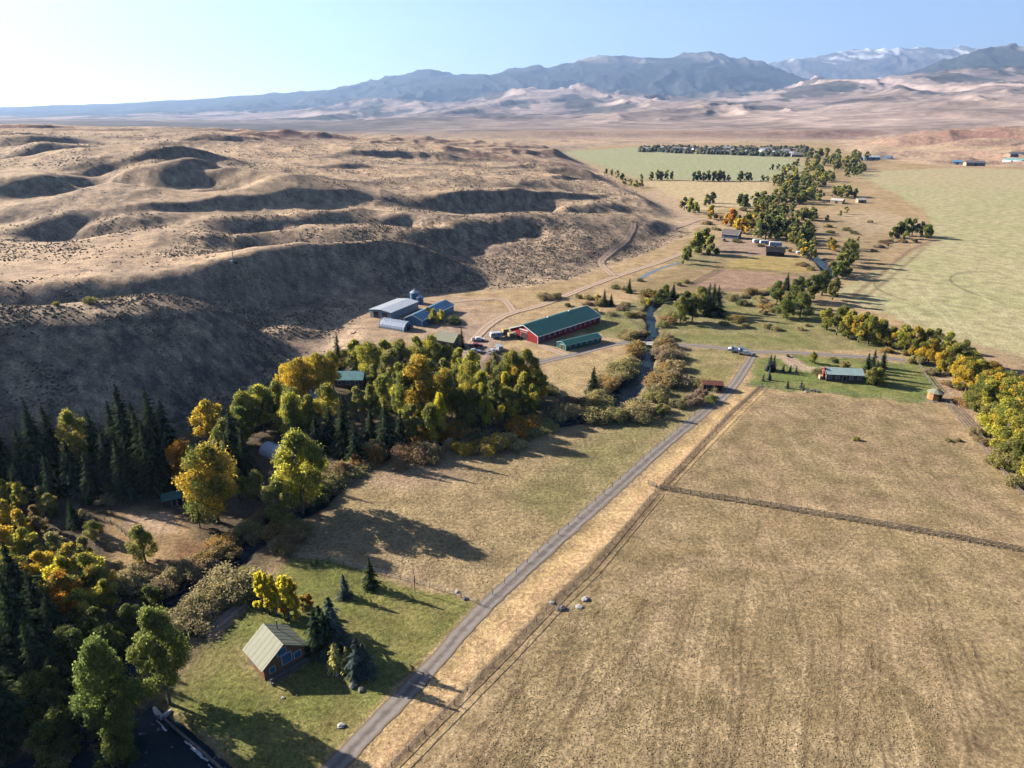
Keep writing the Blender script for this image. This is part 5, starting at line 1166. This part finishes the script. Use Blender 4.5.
# ------------------------------------------------------------------ boulders, poles, fences and small things
def boulder(px, py, r_, label, m_='stone', group=None, flat=.6):
    r_ *= .7; a = hit(px, py); me = bpy.data.meshes.new('boulder'); g = random.Random(px * 7 + py)
    import bmesh
    bm = bmesh.new(); bmesh.ops.create_icosphere(bm, subdivisions=3, radius=1)
    for v in bm.verts:
        n_ = v.co.normalized(); k = 1 + .22 * float(noise(n_.x * 1.7 + px, n_.y * 1.7 + n_.z * 1.3, 3)) + .1 * float(noise(n_.x * 4, n_.y * 4 + n_.z * 3 + px, 4)); v.co = Vector((n_.x * r_ * k * 1.3, n_.y * r_ * k, n_.z * r_ * k * flat))
    bm.to_mesh(me); bm.free(); me.materials.append(M[m_]); o = bpy.data.objects.new('boulder', me); C.objects.link(o); o.location = (a[0], a[1], a[2] + r_ * flat * .4); o.rotation_euler = (0, 0, g.uniform(0, 3))
    return tag(o, label, 'boulder', group)
boulder(585, 599.5, .85, 'pale boulder in the stubble field, the one furthest from the camera'); boulder(579, 607, .8, 'pale flat boulder in the stubble field, middle of the pair nearest each other', flat=.4); boulder(552, 603, .6, 'small whitish rock beside the field-edge tracks'); boulder(561, 609, 1.0, 'dark boulder beside the field-edge tracks', 'stone_dark')
boulder(341, 726, .7, 'pale grey boulder alone on the lower lawn'); boulder(283, 698, .35, 'small stone on the lawn below the cabin shadow'); boulder(297, 695, .3, 'tiny stone right of the small stone below the cabin', 'stone_dark')
boulder(337, 675, .45, 'pale stone under the small olive spruce'); boulder(353, 686, .9, 'dark grey rock in front of the blue-green spruces', 'stone_dark'); boulder(361, 690, .7, 'grey rock furthest from the cabin in the spruce bed', 'stone_dark')
boulder(806, 392, .7, 'light grey boulder in the rock pile at the yard fence', 'stone'); boulder(813, 391, 1.0, 'dark boulder in the rock pile at the yard fence', 'stone_dark'); boulder(818, 392, .8, 'grey boulder at the right end of the yard rock pile', 'stone_dark')
boulder(457, 592, .55, 'white stone by the wire fence near the road'); boulder(465, 599, .6, 'dark rock at the fence corner near the road', 'stone_dark')
def pole(px, py, h, label, arm=True, r_=.14):
    a = hit(px, py); t = empty('utility_pole', a, random.uniform(-.3, .3), label, 'utility pole')
    MB().tube([(0, 0, -.4), (0, 0, h)], [r_, r_ * .7], 8).build('pole', M['grey_wood'], t)
    if arm:
        m = MB(); m.box(-1.1, -.06, h - .8, 1.1, .06, h - .66); m.build('crossarm', M['grey_wood'], t)
        for xx in (-.95, 0, .95): MB().tube([(xx, 0, h - .66), (xx, 0, h - .45)], [.06, .04], 6).build('insulator', M['white_trim'], t)
pole(415, 592, 5.2, 'short wooden pole on the lawn fence line', False, .09); pole(641, 415, 6, 'utility pole behind the willow thicket', True); pole(719, 316, 9, 'utility pole beside the twin spruces in the meadow'); pole(739, 349, 3, 'short pole at the road junction', False, .08)
t0_ = hit(234, 264); mt_ = empty('weather_mast', t0_, .2, 'tall thin mast with equipment boxes on the hill edge', 'mast')
MB().tube([(0, 0, -.3), (0, 0, 13)], [.2, .09], 6).build('pole', M['grey_wood'], mt_); MB().box(-1.6, -.5, -.2, -.5, .5, 1.5).build('cabinet', M['galvanised'], mt_); MB().box(.5, -.4, -.2, 1.6, .5, 1.1).build('solar_box', M['rubber'], mt_)
MB().box(-.9, -.06, 11.2, .9, .06, 11.35).build('crossarm', M['grey_wood'], mt_); landmark('the hilltop mast', t0_)
# footbridge over the creek on the cross road
a0, a1 = hit(644, 343), hit(668, 344.5)
q = empty('bridge', ((a0[0] + a1[0]) / 2, (a0[1] + a1[1]) / 2, 0), math.atan2(a1[1] - a0[1], a1[0] - a0[0]), 'low plank road bridge over the creek', 'bridge'); Lb = math.hypot(a1[0] - a0[0], a1[1] - a0[1]) + 4
MB().box(-Lb / 2, -2.5, -.35, Lb / 2, 2.5, .035).build('deck', M['concrete'], q)
for s in (-2.4, 2.4):
    m = MB(); m.box(-Lb / 2, s - .06, .75, Lb / 2, s + .06, .87)
    for xx in np.arange(-Lb / 2, Lb / 2 + .1, 2): m.box(xx - .06, s - .06, .12, xx + .06, s + .06, .75)
    m.build('railing', M['grey_wood'], q)
landmark('the creek bridge', q.location)
# diversion weir and headgate
q = empty('headgate', (*weir[0], -.7), .9, 'pale concrete headgate where the ditch leaves the pond', 'headgate')
MB().box(-.3, -1.3, -.5, .15, 1.2, 1.0).build('headwall', M['concrete'], q); MB().box(-.5, -.7, -.4, -.3, .6, .9).build('gate', M['galvanised'], q); MB().box(.2, -1.3, -.5, 1.6, -1.05, .8).build('wing_wall', M['concrete'], q)
q = empty('weir_wall', (*weir[1], -.7), 0, 'long low concrete weir wall along the pond edge', 'weir'); m = MB()
for a, b in zip(weir, weir[1:]):
    A = Vector((a[0] - weir[1][0], a[1] - weir[1][1], .0)); B = Vector((b[0] - weir[1][0], b[1] - weir[1][1], .0)); n_ = Vector((-(B - A).y, (B - A).x, 0)).normalized() * .16
    m.add([A - n_, B - n_, B + n_, A + n_] + [p + Vector((0, 0, .5)) for p in (A - n_, B - n_, B + n_, A + n_)] + [p + Vector((0, 0, -1)) for p in (A,)], [(4, 5, 6, 7), (0, 1, 5, 4), (2, 3, 7, 6), (1, 2, 6, 5), (3, 0, 4, 7)])
m.build('wall', M['grey_wood'], q)

def fence(line, label, step=3.0, h=1.25, rails=3, rr_=.06, buck=False, world=False, group=None, name='wire_fence'):
    P = [(p[0], p[1]) for p in (line if world else hit_many(line))]; o = Vector((P[0][0], P[0][1], 0)); t = empty(name, (o.x, o.y, 0), 0, label, 'fence', group)
    samp = []
    for a, b in zip(P, P[1:]):
        k = max(1, int(round(math.hypot(b[0] - a[0], b[1] - a[1]) / step)))
        samp += [(a[0] + (b[0] - a[0]) * j / k, a[1] + (b[1] - a[1]) * j / k) for j in range(k)]
    samp.append(P[-1]); zs = terrain([s[0] for s in samp], [s[1] for s in samp])
    pts = [Vector((s[0] - o.x, s[1] - o.y, float(z_))) for s, z_ in zip(samp, zs)]
    pm = None; over = len(pts) > 100; m_all = MB()
    for i, p in enumerate(pts):
        m = m_all if over else MB()
        if buck:
            d = (pts[min(i + 1, len(pts) - 1)] - pts[max(i - 1, 0)]).normalized(); n_ = Vector((-d.y, d.x, 0)); c_ = d * .08
            m.tube([p - n_ * .75 - Vector((0, 0, .1)), p + n_ * .22 + Vector((0, 0, h + .15))], [.08, .07], 5); m.tube([p + n_ * .75 - Vector((0, 0, .1)) + c_, p - n_ * .22 + Vector((0, 0, h + .15)) + c_], [.08, .07], 5)
        else: m.tube([p - Vector((0, 0, .2)), p + Vector((random.uniform(-.04, .04), 0, h * random.uniform(.92, 1.05)))], [.07, .06], 5)
        if not over: m.build('post', M['grey_wood'], t)
    if over: tag(m_all.build('posts', M['grey_wood'], t), kind='stuff')
    for k in range(rails):
        m = MB(); zz = h * (k + .75) / rails
        for a, b in zip(pts, pts[1:]): m.tube([a + Vector((0, 0, zz + random.uniform(-.04, .04))), b + Vector((0, 0, zz + random.uniform(-.04, .04)))], [rr_, rr_], 4)
        m.build('rail' if rr_ > .03 else 'wire', M['grey_wood'] if rr_ > .03 else M['galvanised'], t)
    return t
fence([(660, 489), (700, 496), (760, 505), (800, 512), (860, 522), (940, 536), (1040, 555)], 'grey log buck fence crossing the big field', 2.6, 1.35, 4, .08, True, name='log_fence')
fence([(648, 484), (656, 488)], 'short log fence end where the field fence meets the track', 2, 1.3, 4, .08, name='log_fence')
fence([(288, 556), (330, 562), (372, 572), (415, 583), (445, 592), (478, 604)], 'wire fence between the lawn and the pasture', 4, 1.2, 3, .018)
fence([(480, 606), (548, 544), (620, 480), (700, 411)], 'wire fence on the pasture side of the gravel road', 4.5, 1.2, 3, .018)
fence([(392, 768), (440, 719), (505, 655), (546, 612), (590, 570), (655, 493)], 'wooden rail fence along the near field edge track', 3.5, 1.2, 2, .05, name='rail_fence')
fence([(664, 484), (700, 447), (735, 412), (762, 386)], 'wooden rail fence along the far field edge track', 3.5, 1.2, 2, .05, name='rail_fence')
fence([(748, 386), (790, 390), (840, 394), (880, 399), (930, 404)], 'low wire fence along the ranch yard', 4, 1.1, 3, .02)
fence([(918, 364), (926, 377), (934, 388), (938, 392)], 'pale rail fence from the road to the round hut', 2.6, 1.2, 3, .07, name='rail_fence')
fence([(945, 405), (965, 428), (990, 458), (1030, 505)], 'rail fence on the field side of the riverside track', 2.8, 1.2, 3, .05, name='rail_fence')
fence([(950, 404), (972, 428), (998, 456), (1040, 500)], 'rail fence on the tree side of the riverside track', 2.8, 1.2, 3, .05, name='rail_fence')
fence([(606, 318), (620, 317), (634, 323), (640, 331), (636, 338)], 'white rail fence around the riding yard', 2.6, 1.3, 2, .06, name='rail_fence')
fence([(690, 285), (722, 268), (770, 272), (812, 278)], 'dark rail fence round the reddish paddock, uphill side', 4, 1.4, 3, .07, name='rail_fence')
fence([(690, 286), (720, 291), (750, 292)], 'dark rail fence at the lower edge of the reddish paddock', 4, 1.4, 3, .07, name='rail_fence')
fence([(130, 540), (118, 528), (105, 520)], 'short rail fence by the shaded clearing', 2.5, 1.2, 2, .05, name='rail_fence')
# round bale stacks beside the farmyard
a = hit(520, 312)
for px, py, lab in ((511, 338, 'hay stack nearest the barn door'), (505, 334, 'hay stack beside the dirt road bend')):
    a = hit(px, py); q = empty('hay_stack', a, .4, 'tan ' + lab, 'hay stack')
    for i, (xx, zz) in enumerate(((-1.3, 0), (1.3, 0), (0, 1.2))): MB().box(xx - 1.2, -1.1, zz, xx + 1.2, 1.1, zz + 1.17).build('bale', M['hay'], q)

# ------------------------------------------------------------------ set out the plants, name each by look and landmark
landmark('the field fence', hit(800, 512)); landmark('the pond', hit(150, 720)); landmark('the irrigation canal', hit(660, 268)); landmark('the hillside track', hit(630, 235)); landmark('the paddock river bend', hit(832, 272)); landmark('the shaded clearing', hit(150, 540)); landmark('the far hay field', hit(700, 195))
landmark('the distant town', hit(720, 155)); landmark('the pivot field edge', hit(925, 245)); landmark('the road junction', hit(754, 355)); landmark('the headgate', (weir[0][0], weir[0][1])); landmark('the reddish paddock', hit(745, 280)); landmark('the tan farm building', hit(836, 204))
ORD = ['', 'second ', 'third ', 'fourth ', 'fifth ', 'sixth ', 'seventh ', 'eighth ', 'ninth ', 'tenth ', 'eleventh ', 'twelfth ', 'thirteenth ', 'fourteenth ', 'fifteenth ', 'sixteenth ', 'seventeenth ', 'eighteenth ', 'nineteenth ', 'twentieth ']
WORD = {'big': 'cottonwood', 'mid': 'cottonwood', 'aspen': 'aspen', 'far': 'riverside tree', 'spruce': 'spruce', 'fir': 'young spruce', 'shrub': 'willow shrub'}
GRP = {'big': 'cottonwoods in autumn leaf', 'mid': 'cottonwoods in autumn leaf', 'aspen': 'yellow aspens beside the cabin', 'far': 'trees along the upper river', 'spruce': 'tall dark spruces', 'fir': 'young planted spruces', 'shrub': 'willow shrubs along the water'}
CAT = {'shrub': 'shrub'}
pos = hit_many([(p['px'], p['py']) for p in PLANTS])
names = list(LMK)
LX = np.array([LMK[k] for k in names])
kk_ = {}
for p, q in zip(PLANTS, pos):
    p['q'] = q; dd = np.hypot(LX[:, 0] - q[0], LX[:, 1] - q[1]); i = int(dd.argmin()); p['lm'] = names[i]; p['d'] = float(dd[i])
    dx = (q[0] - LX[i, 0]) / max(abs(q[1]), 50); dy = (q[1] - LX[i, 1]) / max(abs(q[1]), 50)
    p['side'] = ('right of ' if dx > 0 else 'left of ') if abs(dx) > abs(dy) else ('beyond ' if dy > 0 else 'in front of ')
    size = '' if p['kind'] in ('aspen', 'fir') else ('tall ' if p['h'] > {'spruce': 18, 'shrub': 3.6}.get(p['kind'], 13) else 'small ' if p['h'] < {'spruce': 12, 'shrub': 2.6}.get(p['kind'], 8) else '')
    p['look'] = size + CW[p['c']] + ' ' + WORD[p['kind']]
    kk_.setdefault((p['look'], p['side'], p['lm']), []).append(p)
for (look, side, lm), L in kk_.items():
    L.sort(key=lambda p: p['d'])
    for i, p in enumerate(L):
        if len(L) == 1: p['label'] = '%s %s%s' % (look, side, lm)
        else: p['label'] = '%s %s%s, %snearest to it' % (look, side, lm, ORD[min(i, 19)])
first = {}
cnt = {}
for p in PLANTS:
    k = p['kind']; ps = PR[k]; j = cnt.get(k, 0); cnt[k] = j + 1; pr = ps[(j * 7 + int(p['px'])) % len(ps)]
    sc_ = p['h'] / pr['H']; t = empty(pr['name'], (p['q'][0], p['q'][1], p['q'][2] - .05), random.uniform(0, 6.28), p['label'], CAT.get(k, 'tree'), GRP[k])
    vr = random.uniform(.93, 1.08); p['w'] *= 1.3 if k == 'spruce' else 1; t.scale = (sc_ * p['w'] * vr, sc_ * p['w'] * (2 - vr), sc_)
    for nm, me in pr['parts']:
        o = bpy.data.objects.new(nm, me); C.objects.link(o); o.parent = t
        if nm in ('crown', 'foliage'):
            v_ = random.uniform(.88, 1.12); o.color = (p['c'][0] * v_, p['c'][1] * v_ * random.uniform(.94, 1.06), p['c'][2], p['a'])
print('plants', cnt)
# scrub of the distant town's gardens: one far mass
tp = [(random.uniform(640, 806), random.uniform(148, 157)) for _ in range(700)]; tp = [(a, b) for a, b in tp if b < 152 + (a - 640) * .036]
hh = hit_many(tp)
X = np.array([h[0] for h in hh]); Y = np.array([h[1] for h in hh])
wd_ = clumps('woodland', X, Y, rng.uniform(3.5, 7.5, len(X)), rng.uniform(5, 10, len(X)), scatter_mat('woodland_leaves', (.03, .045, .03), (.12, .11, .06)), 6); tag(wd_, kind='stuff')

# ------------------------------------------------------------------ haze
hz = MB(); hz.box(-27500, -27500, -400, 27500, 27500, 2800)
hm = bpy.data.materials.new('haze'); hm.use_nodes = True; n = hm.node_tree; n.nodes.clear()
pv = nd(n, 'ShaderNodeVolumePrincipled'); pv.inputs['Color'].default_value = (.41, .62, 1, 1); pv.inputs['Density'].default_value = 4.4e-5; pv.inputs['Anisotropy'].default_value = .28
out = nd(n, 'ShaderNodeOutputMaterial'); n.links.new(pv.outputs[0], out.inputs['Volume'])
ho = hz.build('haze', hm); tag(ho, kind='stuff')
